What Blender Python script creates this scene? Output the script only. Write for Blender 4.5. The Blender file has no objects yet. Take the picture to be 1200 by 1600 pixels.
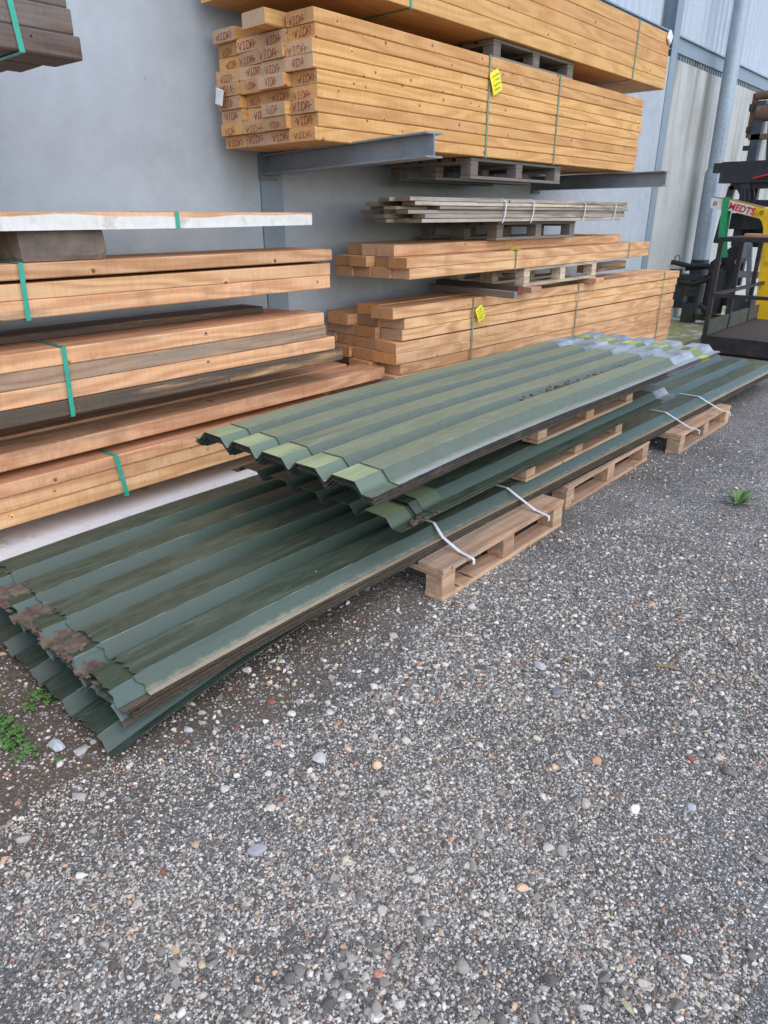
import bpy, math, random
import numpy as np
from mathutils import Vector, Matrix, Euler, noise as mn

random.seed(7)
rng = np.random.default_rng(11)
R = math.radians
scene = bpy.context.scene
COL = scene.collection

# ------------------------------------------------------------------ camera
cam_d = bpy.data.cameras.new("camera")
cam_d.sensor_fit = 'VERTICAL'
cam_d.sensor_height = 24.0
cam_d.lens = 24.0 * 1080.0 / 1600.0
cam_d.clip_start = 0.05
cam_d.clip_end = 500
cam = bpy.data.objects.new("camera", cam_d)
COL.objects.link(cam)
PITCH, YAW = 23.2946, 41.4917            # down from level, left of the wall direction
p_, y_ = R(PITCH), R(YAW)
fwd = Vector((math.cos(y_) * math.cos(p_), math.sin(y_) * math.cos(p_), -math.sin(p_)))
cam.location = (0, 0, 1.6)
cam.rotation_euler = fwd.to_track_quat('-Z', 'Y').to_euler()
scene.camera = cam

# ------------------------------------------------------------------ light
SUN_EL, SUN_AZ = 48.0, -105.0            # azimuth of the sun, counter-clockwise from +X
world = bpy.data.worlds.new("World")
scene.world = world
world.use_nodes = True
wn = world.node_tree
sky = wn.nodes.new('ShaderNodeTexSky')
sky.sky_type = 'NISHITA'
sky.sun_disc = False
sky.sun_elevation = R(SUN_EL)
sky.sun_rotation = R(90.0 - SUN_AZ)
sky.air_density = 1.0
sky.dust_density = 1.0
sky.ozone_density = 1.0
wn.links.new(sky.outputs['Color'], wn.nodes['Background'].inputs['Color'])
wn.nodes['Background'].inputs['Strength'].default_value = 0.15
sun_d = bpy.data.lights.new("sun", 'SUN')
sun_d.energy = 0.95
sun_d.angle = R(110)
sun_d.color = (1.0, 0.955, 0.89)
sun = bpy.data.objects.new("sun", sun_d)
COL.objects.link(sun)
sdir = Vector((math.cos(R(SUN_AZ)) * math.cos(R(SUN_EL)), math.sin(R(SUN_AZ)) * math.cos(R(SUN_EL)), math.sin(R(SUN_EL))))
sun.rotation_euler = sdir.to_track_quat('Z', 'Y').to_euler()
sun.location = (0, -4, 8)
scene.view_settings.view_transform = 'Standard'
scene.view_settings.look = 'None'
scene.view_settings.gamma = 1
scene.view_settings.exposure = 0.90
scene.cycles.max_bounces = 8

# ------------------------------------------------------------------ node helpers
class NT:
    def __init__(s, mat):
        s.t = mat.node_tree
        s.n = s.t.nodes
        s.bsdf = s.n['Principled BSDF']
    def node(s, typ, **kw):
        n = s.n.new(typ)
        for k, v in kw.items():
            setattr(n, k, v)
        return n
    def link(s, a, b):
        s.t.links.new(a, b)
    def put(s, sock, v):
        if hasattr(v, 'is_output'):
            s.link(v, sock)
        else:
            sock.default_value = v
    def math(s, op, a, b=None, c=None, clamp=False):
        n = s.node('ShaderNodeMath', operation=op)
        n.use_clamp = clamp
        s.put(n.inputs[0], a)
        if b is not None: s.put(n.inputs[1], b)
        if c is not None: s.put(n.inputs[2], c)
        return n.outputs[0]
    def vmath(s, op, a, b=None):
        n = s.node('ShaderNodeVectorMath', operation=op)
        s.put(n.inputs[0], a)
        if b is not None: s.put(n.inputs[1], b)
        return n.outputs[0]
    def noise(s, vec, scale, detail=4, rough=0.55, dist=0.0, color=False):
        n = s.node('ShaderNodeTexNoise')
        s.put(n.inputs['Vector'], vec)
        n.inputs['Scale'].default_value = scale
        n.inputs['Detail'].default_value = detail
        n.inputs['Roughness'].default_value = rough
        n.inputs['Distortion'].default_value = dist
        return n.outputs['Color' if color else 'Fac']
    def voro(s, vec, scale, feature='F1', rand=1.0):
        n = s.node('ShaderNodeTexVoronoi', feature=feature)
        s.put(n.inputs['Vector'], vec)
        n.inputs['Scale'].default_value = scale
        n.inputs['Randomness'].default_value = rand
        return n
    def ramp(s, fac, stops, interp='LINEAR'):
        n = s.node('ShaderNodeValToRGB')
        s.put(n.inputs['Fac'], fac)
        e = n.color_ramp.elements
        n.color_ramp.interpolation = interp
        while len(e) < len(stops): e.new(0.5)
        for el, (pos, c) in zip(e, stops):
            el.position = pos
            el.color = (c, c, c, 1) if not hasattr(c, '__len__') else (*c, 1)
        return n.outputs['Color']
    def sstep(s, x, a, b):
        n = s.node('ShaderNodeMapRange', interpolation_type='SMOOTHSTEP')
        s.put(n.inputs['Value'], x)
        n.inputs['From Min'].default_value = a
        n.inputs['From Max'].default_value = b
        return n.outputs['Result']
    def mix(s, fac, a, b, mode='MIX'):
        n = s.node('ShaderNodeMix', data_type='RGBA', blend_type=mode)
        s.put(n.inputs['Factor'], fac)
        for sock, v in ((n.inputs[6], a), (n.inputs[7], b)):
            if hasattr(v, 'is_output'): s.link(v, sock)
            else: sock.default_value = (*v, 1) if len(v) == 3 else v
        return n.outputs[2]
    def hsv(s, col, h=0.5, sat=1.0, val=1.0):
        n = s.node('ShaderNodeHueSaturation')
        s.put(n.inputs['Hue'], h); s.put(n.inputs['Saturation'], sat); s.put(n.inputs['Value'], val)
        s.put(n.inputs['Color'], col)
        return n.outputs['Color']
    def bump(s, height, strength=0.3, dist=0.01):
        n = s.node('ShaderNodeBump')
        n.inputs['Strength'].default_value = strength
        n.inputs['Distance'].default_value = dist
        s.link(height, n.inputs['Height'])
        s.link(n.outputs['Normal'], s.bsdf.inputs['Normal'])
        return n
    def obj(s):
        return s.node('ShaderNodeTexCoord').outputs['Object']
    def rnd(s):
        return s.node('ShaderNodeObjectInfo').outputs['Random']
    def scaled(s, vec, sc):
        return s.vmath('MULTIPLY', vec, sc)
    def color(s, c):
        s.put(s.bsdf.inputs['Base Color'], c)
    def rough(s, r):
        s.put(s.bsdf.inputs['Roughness'], r)

def new_mat(name):
    m = bpy.data.materials.new(name)
    m.use_nodes = True
    return m, NT(m)

def plain(name, col, rough=0.6, metal=0.0, var=0.25, scale=12, bump=0.15, dirt=None):
    m, t = new_mat(name)
    o = t.obj()
    n = t.noise(o, scale, 5, 0.6)
    dark = tuple(c * (1 - var) for c in col)
    lite = tuple(min(1, c * (1 + var)) for c in col)
    c = t.ramp(n, [(0.3, dark), (0.7, lite)])
    if dirt:
        n2 = t.noise(o, scale * 0.4, 6, 0.7)
        c = t.mix(t.sstep(n2, 0.5, 0.68), c, dirt)
    t.color(c)
    t.rough(t.math('MULTIPLY_ADD', n, 0.3, rough - 0.15))
    t.bsdf.inputs['Metallic'].default_value = metal
    if bump: t.bump(n, bump, 0.004)
    return m

def wood(name, lite, dark, grey=(0.16, 0.145, 0.13), grey_amt=0.0, knots=0.10, stain=0.3, spread=0.16, rough=0.68, ring=9.0, fuzz=1.0):
    m, t = new_mat(name)
    o = t.obj()
    r = t.rnd()
    off = t.node('ShaderNodeCombineXYZ')
    t.put(off.inputs[0], t.math('MULTIPLY', r, 57.3))
    t.put(off.inputs[1], t.math('MULTIPLY', r, 31.7))
    t.put(off.inputs[2], t.math('MULTIPLY', r, 83.1))
    v = t.vmath('ADD', o, off.outputs[0])
    # knots first, they bend the rings
    ks = t.node('ShaderNodeSeparateXYZ'); t.link(v, ks.inputs[0])
    kc = t.node('ShaderNodeCombineXYZ')
    t.put(kc.inputs[0], t.math('MULTIPLY', ks.outputs['X'], 9.0))
    t.put(kc.inputs[1], t.math('MULTIPLY_ADD', ks.outputs['Z'], 9.0, t.math('MULTIPLY', ks.outputs['Y'], 2.2)))
    kv = t.voro(kc.outputs[0], 1.0); kv.voronoi_dimensions = '2D'
    pick = t.node('ShaderNodeSeparateColor'); t.link(kv.outputs['Color'], pick.inputs[0])
    chosen = t.math('LESS_THAN', pick.outputs[0], knots * 2.2)
    ksize = t.math('MULTIPLY_ADD', pick.outputs[1], 0.075, 0.045)
    kd = t.math('DIVIDE', kv.outputs['Distance'], ksize)
    near = t.math('MULTIPLY', t.math('SUBTRACT', 1.0, t.sstep(kd, 0.8, 2.6)), chosen)
    fig = t.noise(t.scaled(v, (0.55, 5.0, 5.0)), 1.0, 2, 0.5)
    figk = t.math('ADD', fig, t.math('MULTIPLY', near, 0.05))
    rings = t.math('SINE', t.math('MULTIPLY', figk, ring * 6.283))
    fine = t.noise(t.scaled(v, (2.5, 90.0, 90.0)), 1.0, 5, 0.65)
    grain = t.math('MULTIPLY_ADD', rings, 0.20, t.math('MULTIPLY_ADD', fine, 0.75 * fuzz, 0.14))
    c = t.ramp(grain, [(0.24, dark), (0.70, lite)])
    c = t.mix(t.math('MULTIPLY', near, 0.22), c, tuple(min(1.0, q*1.12) for q in lite))
    blot = t.noise(t.scaled(v, (4.0, 4.0, 3.0)), 1.0, 6, 0.68)
    c = t.mix(t.math('MULTIPLY', t.sstep(blot, 0.5, 0.75), stain), c, tuple(d * 0.55 for d in dark))
    if grey_amt > 0:
        gn = t.noise(t.scaled(v, (0.9, 11.0, 11.0)), 1.0, 6, 0.62)
        gcol = t.mix(fine, tuple(g * 0.45 for g in grey), tuple(g * 1.35 for g in grey))
        lo = 0.78 - 0.62 * grey_amt
        c = t.mix(t.sstep(gn, lo, lo + 0.18), c, gcol)
    specks = t.noise(v, 38.0, 3, 0.7)
    c = t.mix(t.math('MULTIPLY', t.sstep(specks, 0.62, 0.74), 0.45), c, tuple(d * 0.4 for d in dark))
    kcol = t.mix(t.sstep(kd, 0.35, 0.95), tuple(d * 0.30 for d in dark), tuple(d * 0.8 for d in dark))
    c = t.mix(t.math('MULTIPLY', t.math('SUBTRACT', 1.0, t.sstep(kd, 0.85, 1.15)), chosen), c, kcol)
    saw = t.noise(t.scaled(v, (75.0, 2.0, 5.0)), 1.0, 3, 0.6)
    c = t.hsv(c, 0.5, 1.0, t.math('MULTIPLY_ADD', saw, 0.34, 0.83))
    c = t.hsv(c, t.math('MULTIPLY_ADD', r, 0.010, 0.496), 1.0, t.math('MULTIPLY_ADD', r, 2 * spread, 1 - spread))
    t.color(c)
    t.rough(rough)
    t.bsdf.inputs['Specular IOR Level'].default_value = 0.25
    t.bump(t.math('MULTIPLY_ADD', saw, 0.5, grain), 0.26, 0.003)
    return m

def end_grain(name, lite, dark, spread=0.28):
    m, t = new_mat(name)
    o = t.obj()
    r = t.rnd()
    off = t.node('ShaderNodeCombineXYZ')
    t.put(off.inputs[1], t.math('MULTIPLY_ADD', r, 0.24, -0.12))
    t.put(off.inputs[2], t.math('MULTIPLY_ADD', t.math('FRACT', t.math('MULTIPLY', r, 17.7)), 0.2, -0.14))
    v = t.scaled(t.vmath('ADD', o, off.outputs[0]), (0.05, 1, 1))
    ln = t.node('ShaderNodeVectorMath', operation='LENGTH'); t.link(v, ln.inputs[0])
    nz = t.noise(o, 14, 3)
    rings = t.math('SINE', t.math('MULTIPLY_ADD', ln.outputs['Value'], 900, t.math('MULTIPLY', nz, 7.0)))
    saw = t.noise(t.scaled(o, (1, 60, 260)), 1.0, 3, 0.6)
    g = t.math('MULTIPLY_ADD', rings, 0.12, t.math('MULTIPLY_ADD', saw, 0.5, 0.26))
    c = t.ramp(g, [(0.25, dark), (0.75, lite)])
    big = t.noise(t.vmath('ADD', o, off.outputs[0]), 9, 4, 0.6)
    c = t.mix(t.math('MULTIPLY', t.sstep(big, 0.5, 0.75), 0.5), c, tuple(d * 0.6 for d in dark))
    r2 = t.math('FRACT', t.math('MULTIPLY', r, 9.13))
    c = t.hsv(c, 0.5, t.math('MULTIPLY_ADD', r2, 0.35, 0.85), t.math('MULTIPLY_ADD', t.math('FRACT', t.math('MULTIPLY', r, 5.37)), 2 * spread, 1 - spread))
    t.color(c); t.rough(0.85)
    t.bump(saw, 0.3, 0.003)
    return m

# ------------------------------------------------------------------ object helpers
class MB:
    """collects shapes, links them as one mesh object"""
    def __init__(s):
        s.v = []; s.f = []; s.m = []; s.sm = []
    def add(s, verts, faces, mat=0, smooth=False):
        b = len(s.v)
        s.v += [tuple(x) for x in verts]
        s.f += [tuple(b + i for i in f) for f in faces]
        s.m += [mat] * len(faces)
        s.sm += [smooth] * len(faces)
        return b
    def box(s, x0, x1, y0, y1, z0, z1, mat=0, ch=0.0, M=None):
        if ch <= 0:
            v = [(x0,y0,z0),(x1,y0,z0),(x1,y1,z0),(x0,y1,z0),(x0,y0,z1),(x1,y0,z1),(x1,y1,z1),(x0,y1,z1)]
            f = [(0,3,2,1),(4,5,6,7),(0,1,5,4),(1,2,6,5),(2,3,7,6),(3,0,4,7)]
        else:                                   # three nested corners per vertex: a chamfered box
            v = []; 
            xs, ys, zs = (x0, x1), (y0, y1), (z0, z1)
            idx = {}
            for i in (0,1):
                for j in (0,1):
                    for k in (0,1):
                        sx, sy, sz = (ch if i == 0 else -ch), (ch if j == 0 else -ch), (ch if k == 0 else -ch)
                        idx[i,j,k] = len(v)
                        v += [(xs[i], ys[j]+sy, zs[k]+sz), (xs[i]+sx, ys[j], zs[k]+sz), (xs[i]+sx, ys[j]+sy, zs[k])]
            f = []
            def q(a, b, c, d): f.append((a, b, c, d))
            X = lambda i,j,k: idx[i,j,k]
            q(X(0,0,0), X(0,0,1), X(0,1,1), X(0,1,0)); q(X(1,0,0), X(1,1,0), X(1,1,1), X(1,0,1))
            q(X(0,0,0)+1, X(1,0,0)+1, X(1,0,1)+1, X(0,0,1)+1); q(X(0,1,0)+1, X(0,1,1)+1, X(1,1,1)+1, X(1,1,0)+1)
            q(X(0,0,0)+2, X(0,1,0)+2, X(1,1,0)+2, X(1,0,0)+2); q(X(0,0,1)+2, X(1,0,1)+2, X(1,1,1)+2, X(0,1,1)+2)
            for a in (0,1):
                for b in (0,1):
                    q(X(0,a,b)+1, X(0,a,b)+2, X(1,a,b)+2, X(1,a,b)+1)
                    q(X(a,0,b)+0, X(a,0,b)+2, X(a,1,b)+2, X(a,1,b)+0)
                    q(X(a,b,0)+0, X(a,b,0)+1, X(a,b,1)+1, X(a,b,1)+0)
            for i in (0,1):
                for j in (0,1):
                    for k in (0,1):
                        f.append((X(i,j,k), X(i,j,k)+1, X(i,j,k)+2))
        if M is not None: v = [tuple(M @ Vector(a)) for a in v]
        s.add(v, f, mat)
    def tube(s, pts, rad, n=10, mat=0, caps=True, smooth=True):
        pts = [Vector(p) for p in pts]
        rads = rad if hasattr(rad, '__len__') else [rad] * len(pts)
        prev = None; rings = []
        for i, p in enumerate(pts):
            d = (pts[min(i+1, len(pts)-1)] - pts[max(i-1, 0)]).normalized()
            if prev is None:
                u = d.orthogonal().normalized()
            else:
                u = (prev - d * prev.dot(d)).normalized()
            prev = u
            w = d.cross(u)
            rings.append([p + (u * math.cos(a) + w * math.sin(a)) * rads[i] for a in [2*math.pi*k/n for k in range(n)]])
        v = [q for r_ in rings for q in r_]
        f = []
        for i in range(len(pts)-1):
            for k in range(n):
                f.append((i*n+k, i*n+(k+1)%n, (i+1)*n+(k+1)%n, (i+1)*n+k))
        s.add(v, f, mat, smooth)
        if caps:
            s.add(rings[0], [tuple(range(n))[::-1]], mat); s.add(rings[-1], [tuple(range(n))], mat)
    def beam(s, a, b, w, h, mat=0, up=(0,0,1)):
        a, b = Vector(a), Vector(b)
        d = (b-a).normalized(); upv = Vector(up)
        sdv = d.cross(upv).normalized(); u2 = sdv.cross(d)
        v = []
        for p in (a, b):
            for sx, sy in ((-1,-1),(1,-1),(1,1),(-1,1)):
                v.append(p + sdv*sx*w/2 + u2*sy*h/2)
        s.add(v, [(0,1,2,3),(7,6,5,4),(0,4,5,1),(1,5,6,2),(2,6,7,3),(3,7,4,0)], mat)
    def ribbon(s, pts, wdir, width, thick=0.0012, mat=0):
        """flat band along pts, width along wdir, given a small thickness"""
        pts = [Vector(p) for p in pts]; w = Vector(wdir).normalized() * width / 2
        n = len(pts); v = []
        for i, p in enumerate(pts):
            d = (pts[min(i+1, n-1)] - pts[max(i-1, 0)]).normalized()
            nn = d.cross(w).normalized() * thick
            v += [p - w, p + w, p + w + nn, p - w + nn]
        f = []
        for i in range(n-1):
            a, b = i*4, i*4+4
            for k in range(4):
                f.append((a+k, a+(k+1)%4, b+(k+1)%4, b+k))
        f += [(3,2,1,0), (4*n-4, 4*n-3, 4*n-2, 4*n-1)]
        s.add(v, f, mat, False)
    def mesh(s, name, mats):
        me = bpy.data.meshes.new(name)
        assert max(max(q) for q in s.f) < len(s.v), name
        me.from_pydata(s.v, [], s.f)
        for m in (mats if isinstance(mats, (list, tuple)) else [mats]): me.materials.append(m)
        me.polygons.foreach_set('material_index', s.m)
        me.polygons.foreach_set('use_smooth', s.sm)
        import bmesh
        bm = bmesh.new(); bm.from_mesh(me)
        bmesh.ops.recalc_face_normals(bm, faces=bm.faces)
        bm.to_mesh(me); bm.free()
        me.update()
        return me
    def build(s, name, mats, parent=None, loc=None, rot=None):
        o = bpy.data.objects.new(name, s.mesh(name, mats))
        COL.objects.link(o)
        if parent is not None: o.parent = parent
        if loc is not None: o.location = loc
        if rot is not None: o.rotation_euler = rot
        return o

def tag(o, label=None, cat=None, group=None, kind=None):
    if label: o['label'] = label
    if cat: o['category'] = cat
    if group: o['group'] = group
    if kind: o['kind'] = kind
    return o

def empty(name, loc=(0,0,0), rz=0.0):
    o = bpy.data.objects.new(name, None)
    o.empty_display_size = 0.1
    COL.objects.link(o)
    o.location = loc; o.rotation_euler = (0,0,rz)
    return o

def copy_tree(o, parent=None):
    c = o.copy(); COL.objects.link(c)
    if parent is not None: c.parent = parent
    for ch in list(o.children): copy_tree(ch, c)
    return c

ORD = ['first','second','third','fourth','fifth','sixth','seventh','eighth','ninth','tenth']
def from_top(i, n):
    if i == 0: return 'topmost'
    if i == n-1: return 'lowest'
    return ORD[i] + ' from top'

# ------------------------------------------------------------------ materials
M = {}
M['honey'] = wood('honey_softwood', (0.72, 0.40, 0.155), (0.58, 0.29, 0.098), knots=0.16, stain=0.10, spread=0.12, rough=0.6)
M['honey_plain'] = wood('planed_honey_softwood', (0.66, 0.36, 0.14), (0.54, 0.27, 0.095), knots=0.05, stain=0.12, spread=0.05, rough=0.62)
M['larch'] = wood('orange_rough_softwood', (0.74, 0.44, 0.235), (0.56, 0.28, 0.125), grey=(0.40,0.27,0.18), grey_amt=0.22, knots=0.045, stain=0.5, spread=0.17)
M['larch_dusty'] = wood('dusty_orange_softwood', (0.77, 0.425, 0.235), (0.57, 0.27, 0.135), grey=(0.38,0.26,0.17), grey_amt=0.42, knots=0.035, stain=0.6, spread=0.13)
M['larch_stained'] = wood('stained_orange_softwood', (0.56, 0.32, 0.16), (0.30, 0.155, 0.075), grey=(0.11,0.08,0.06), grey_amt=0.80, knots=0.07, stain=0.9, spread=0.1)
M['larch_grey'] = wood('greyed_softwood', (0.50, 0.32, 0.20), (0.32, 0.20, 0.125), grey=(0.38,0.29,0.21), grey_amt=0.52, knots=0.05, stain=0.5, spread=0.1)
M['old_dark'] = wood('weathered_dark_timber', (0.22, 0.14, 0.105), (0.11, 0.068, 0.05), grey=(0.19,0.15,0.13), grey_amt=0.72, knots=0.03, stain=0.6, spread=0.16, rough=0.85)
M['old_grey'] = wood('weathered_grey_plank', (0.52, 0.42, 0.32), (0.25, 0.18, 0.13), grey=(0.44,0.385,0.325), grey_amt=0.6, knots=0.04, stain=0.6, spread=0.3, rough=0.85)
M['pallet_new'] = wood('pale_pallet_wood', (0.54, 0.345, 0.225), (0.37, 0.215, 0.13), grey=(0.34,0.26,0.20), grey_amt=0.45, knots=0.12, stain=0.4, spread=0.14, rough=0.8)
M['pallet_old'] = wood('grey_pallet_wood', (0.30, 0.22, 0.16), (0.15, 0.10, 0.07), grey=(0.21,0.18,0.155), grey_amt=0.8, knots=0.08, stain=0.5, spread=0.2, rough=0.85)
M['pallet_white'] = wood('bleached_pallet_wood', (0.60, 0.50, 0.38), (0.42, 0.31, 0.20), grey=(0.40,0.34,0.27), grey_amt=0.4, knots=0.08, stain=0.4, spread=0.12, rough=0.8)
M['end_honey'] = end_grain('sawn_end_honey', (0.62, 0.39, 0.21), (0.46, 0.26, 0.13), spread=0.2)
M['end_larch'] = end_grain('sawn_end_orange', (0.55, 0.31, 0.17), (0.36, 0.18, 0.09), spread=0.3)
M['end_dark'] = end_grain('sawn_end_dark', (0.15, 0.085, 0.05), (0.07, 0.04, 0.025))
M['end_grey'] = end_grain('sawn_end_grey', (0.30, 0.225, 0.16), (0.17, 0.12, 0.085))

def concrete(name, base, var=0.12, pits=True, streak=0.0):
    m, t = new_mat(name)
    o = t.obj()
    n1 = t.noise(o, 1.1, 6, 0.6)
    n2 = t.noise(o, 9.0, 5, 0.65)
    n3 = t.noise(o, 3.2, 7, 0.7)
    f = t.math('MULTIPLY_ADD', n1, 0.40, t.math('MULTIPLY_ADD', n3, 0.35, t.math('MULTIPLY', n2, 0.25)))
    c = t.ramp(f, [(0.36, tuple(b*(1-var) for b in base)), (0.64, tuple(b*(1+var) for b in base))])
    if pits:
        vo = t.voro(o, 7.0)
        pk = t.node('ShaderNodeSeparateColor'); t.link(vo.outputs['Color'], pk.inputs[0])
        rad = t.math('MULTIPLY', t.math('POWER', pk.outputs[0], 4.0), 0.10)
        dot = t.math('LESS_THAN', vo.outputs['Distance'], rad)
        c = t.mix(t.math('MULTIPLY', dot, 0.45), c, tuple(b*0.4 for b in base))
        vo2 = t.voro(o, 26.0)
        pk2 = t.node('ShaderNodeSeparateColor'); t.link(vo2.outputs['Color'], pk2.inputs[0])
        dot2 = t.math('LESS_THAN', vo2.outputs['Distance'], t.math('MULTIPLY', t.math('POWER', pk2.outputs[1], 7.0), 0.14))
        c = t.mix(t.math('MULTIPLY', dot2, 0.3), c, tuple(b*0.5 for b in base))
    if streak > 0:
        sp = t.node('ShaderNodeSeparateXYZ'); t.link(t.node('ShaderNodeNewGeometry').outputs['Position'], sp.inputs[0])
        sv = t.noise(t.scaled(o, (2.2, 1.0, 0.16)), 1.0, 5, 0.62)
        hi = t.sstep(sp.outputs['Z'], 0.3, 3.6)
        st = t.math('MULTIPLY', t.sstep(sv, 0.44, 0.62), t.math('MULTIPLY', hi, streak))
        c = t.mix(st, c, (0.16, 0.155, 0.125))
        rust = t.noise(t.scaled(o, (7.0, 1.0, 0.5)), 1.0, 3, 0.5)
        c = t.mix(t.math('MULTIPLY', t.sstep(rust, 0.735, 0.77), 0.55), c, (0.33, 0.19, 0.10))
    t.color(c); t.rough(0.85)
    t.bsdf.inputs['Specular IOR Level'].default_value = 0.3
    t.bump(n2, 0.12, 0.004)
    return m
M['concrete'] = concrete('grey_cast_concrete', (0.40, 0.44, 0.48), var=0.14)
M['concrete_stained'] = concrete('weather_streaked_concrete', (0.47, 0.475, 0.455), streak=0.85)
M['bearer'] = concrete('rough_concrete_bearer', (0.185, 0.145, 0.115), var=0.45)

def apron_mat():
    m, t = new_mat('pale_concrete_slab')
    o = t.obj()
    n = t.noise(o, 1.5, 6, 0.65); n2 = t.noise(o, 22, 5, 0.7)
    c = t.ramp(t.math('MULTIPLY_ADD', n, 0.5, t.math('MULTIPLY', n2, 0.5)), [(0.3, (0.70,0.70,0.70)), (0.6, (0.84,0.845,0.85))])
    g = t.noise(o, 5, 7, 0.7)
    c = t.mix(t.math('MULTIPLY', t.sstep(g, 0.56, 0.70), 0.6), c, (0.20, 0.18, 0.15))
    sp = t.node('ShaderNodeSeparateXYZ'); t.link(o, sp.inputs[0])
    moss = t.math('MULTIPLY', t.sstep(sp.outputs['X'], 7.5, 10.0), t.sstep(t.noise(o, 2.2, 6, 0.7), 0.30, 0.5))
    c = t.mix(moss, c, t.mix(t.noise(o, 18, 5, 0.7), (0.135,0.13,0.06), (0.36,0.36,0.17)))
    c = t.mix(t.math('MULTIPLY', t.sstep(t.noise(o, 130, 2, 0.5), 0.66, 0.72), 0.7), c, (0.12, 0.11, 0.10))
    t.color(c); t.rough(0.9)
    t.bump(n2, 0.3, 0.006)
    return m
M['apron'] = apron_mat()

M['steel'] = plain('galvanised_steel', (0.235, 0.265, 0.29), 0.48, 0.35, 0.14, 9)
M['steel_dark'] = plain('dull_grey_steel', (0.20, 0.225, 0.25), 0.5, 0.3, 0.15, 7, dirt=(0.10,0.10,0.105))
M['column'] = plain('blue_grey_painted_steel', (0.235, 0.29, 0.345), 0.5, 0.1, 0.08, 3, 0.05)
M['clad'] = plain('light_metal_cladding', (0.50, 0.545, 0.60), 0.42, 0.25, 0.07, 2, 0.03)
M['pole'] = plain('galvanised_pole', (0.34, 0.40, 0.455), 0.45, 0.3, 0.16, 22, 0.05)
M['black'] = plain('black_painted_steel', (0.018, 0.019, 0.023), 0.45, 0.0, 0.35, 14, 0.2, dirt=(0.045,0.036,0.03))
M['rust'] = plain('rusted_steel', (0.13, 0.07, 0.045), 0.8, 0.0, 0.4, 18, 0.3)
M['deck'] = plain('rusty_chequer_deck', (0.055, 0.038, 0.032), 0.85, 0.0, 0.5, 30, 0.5)
M['dark_blue'] = plain('dark_blue_grey_steel', (0.035, 0.045, 0.062), 0.5, 0.0, 0.3, 10)
M['rubber'] = plain('black_rubber', (0.014, 0.014, 0.015), 0.65, 0.0, 0.3, 30)
M['yellow'] = plain('yellow_machine_paint', (0.78, 0.47, 0.012), 0.4, 0.0, 0.10, 9, 0.08, dirt=(0.40,0.25,0.02))
M['white'] = plain('chipped_white_paint', (0.62, 0.60, 0.55), 0.5, 0.0, 0.12, 14, 0.1)
M['red'] = plain('red_paint', (0.50, 0.03, 0.03), 0.5, 0.0, 0.15, 30, 0)
M['red_dull'] = plain('dull_red_primer', (0.19, 0.045, 0.042), 0.7, 0.0, 0.25, 14)
M['green_web'] = plain('green_webbing', (0.015, 0.27, 0.10), 0.7, 0.0, 0.2, 40)
M['teal'] = plain('teal_plastic_strap', (0.035, 0.36, 0.255), 0.42, 0.0, 0.12, 25, 0.05)
M['sage'] = plain('sage_plastic_strap', (0.18, 0.265, 0.175), 0.5, 0.0, 0.15, 25, 0.05)
M['strap_white'] = plain('white_plastic_strap', (0.66, 0.68, 0.70), 0.4, 0.0, 0.08, 25, 0.05)
M['tag_yellow'] = plain('yellow_card', (0.82, 0.74, 0.03), 0.55, 0.0, 0.05, 8, 0)
M['ink'] = plain('black_ink', (0.02, 0.02, 0.02), 0.7, 0.0, 0.1, 30, 0)
M['paper'] = plain('white_plastic_wrap', (0.72, 0.72, 0.72), 0.5, 0.0, 0.1, 12, 0.1)
M['whitewash'] = plain('whitewashed_edge', (0.76, 0.735, 0.69), 0.8, 0.0, 0.08, 26, 0.15, dirt=(0.60, 0.53, 0.45))
M['soil'] = plain('damp_brown_soil', (0.125, 0.088, 0.064), 0.95, 0.0, 0.5, 30, 0.8)
M['leaf_dead'] = plain('dead_leaf', (0.13, 0.07, 0.04), 0.8, 0.0, 0.4, 20)
M['weed'] = plain('weed_leaf', (0.115, 0.20, 0.06), 0.5, 0.0, 0.3, 30, 0.1)
M['clover'] = plain('bright_clover_leaf', (0.10, 0.21, 0.05), 0.6, 0.0, 0.35, 30, 0.1)
M['twig'] = plain('dry_twig', (0.24, 0.17, 0.10), 0.85, 0.0, 0.3, 40)
M['tarp'] = plain('clear_plastic_scrap', (0.5, 0.5, 0.52), 0.3, 0.0, 0.2, 8)

def stamp_mat():
    m, t = new_mat('faded_red_stamp_ink')
    o = t.obj()
    v = t.vmath('ADD', o, t.vmath('MULTIPLY', t.node('ShaderNodeObjectInfo').outputs['Location'], (3.7, 9.1, 13.3)))
    n = t.noise(v, 190, 2, 0.6)
    big = t.noise(v, 11, 2, 0.5)
    t.color(t.mix(big, (0.26, 0.040, 0.036), (0.42, 0.040, 0.028)))
    t.rough(0.8)
    a = t.sstep(t.math('MULTIPLY_ADD', big, 0.7, n), 0.66, 0.86)
    t.link(t.math('MULTIPLY', a, 0.68), t.bsdf.inputs['Alpha'])
    return m
M['stamp'] = stamp_mat()

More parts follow.
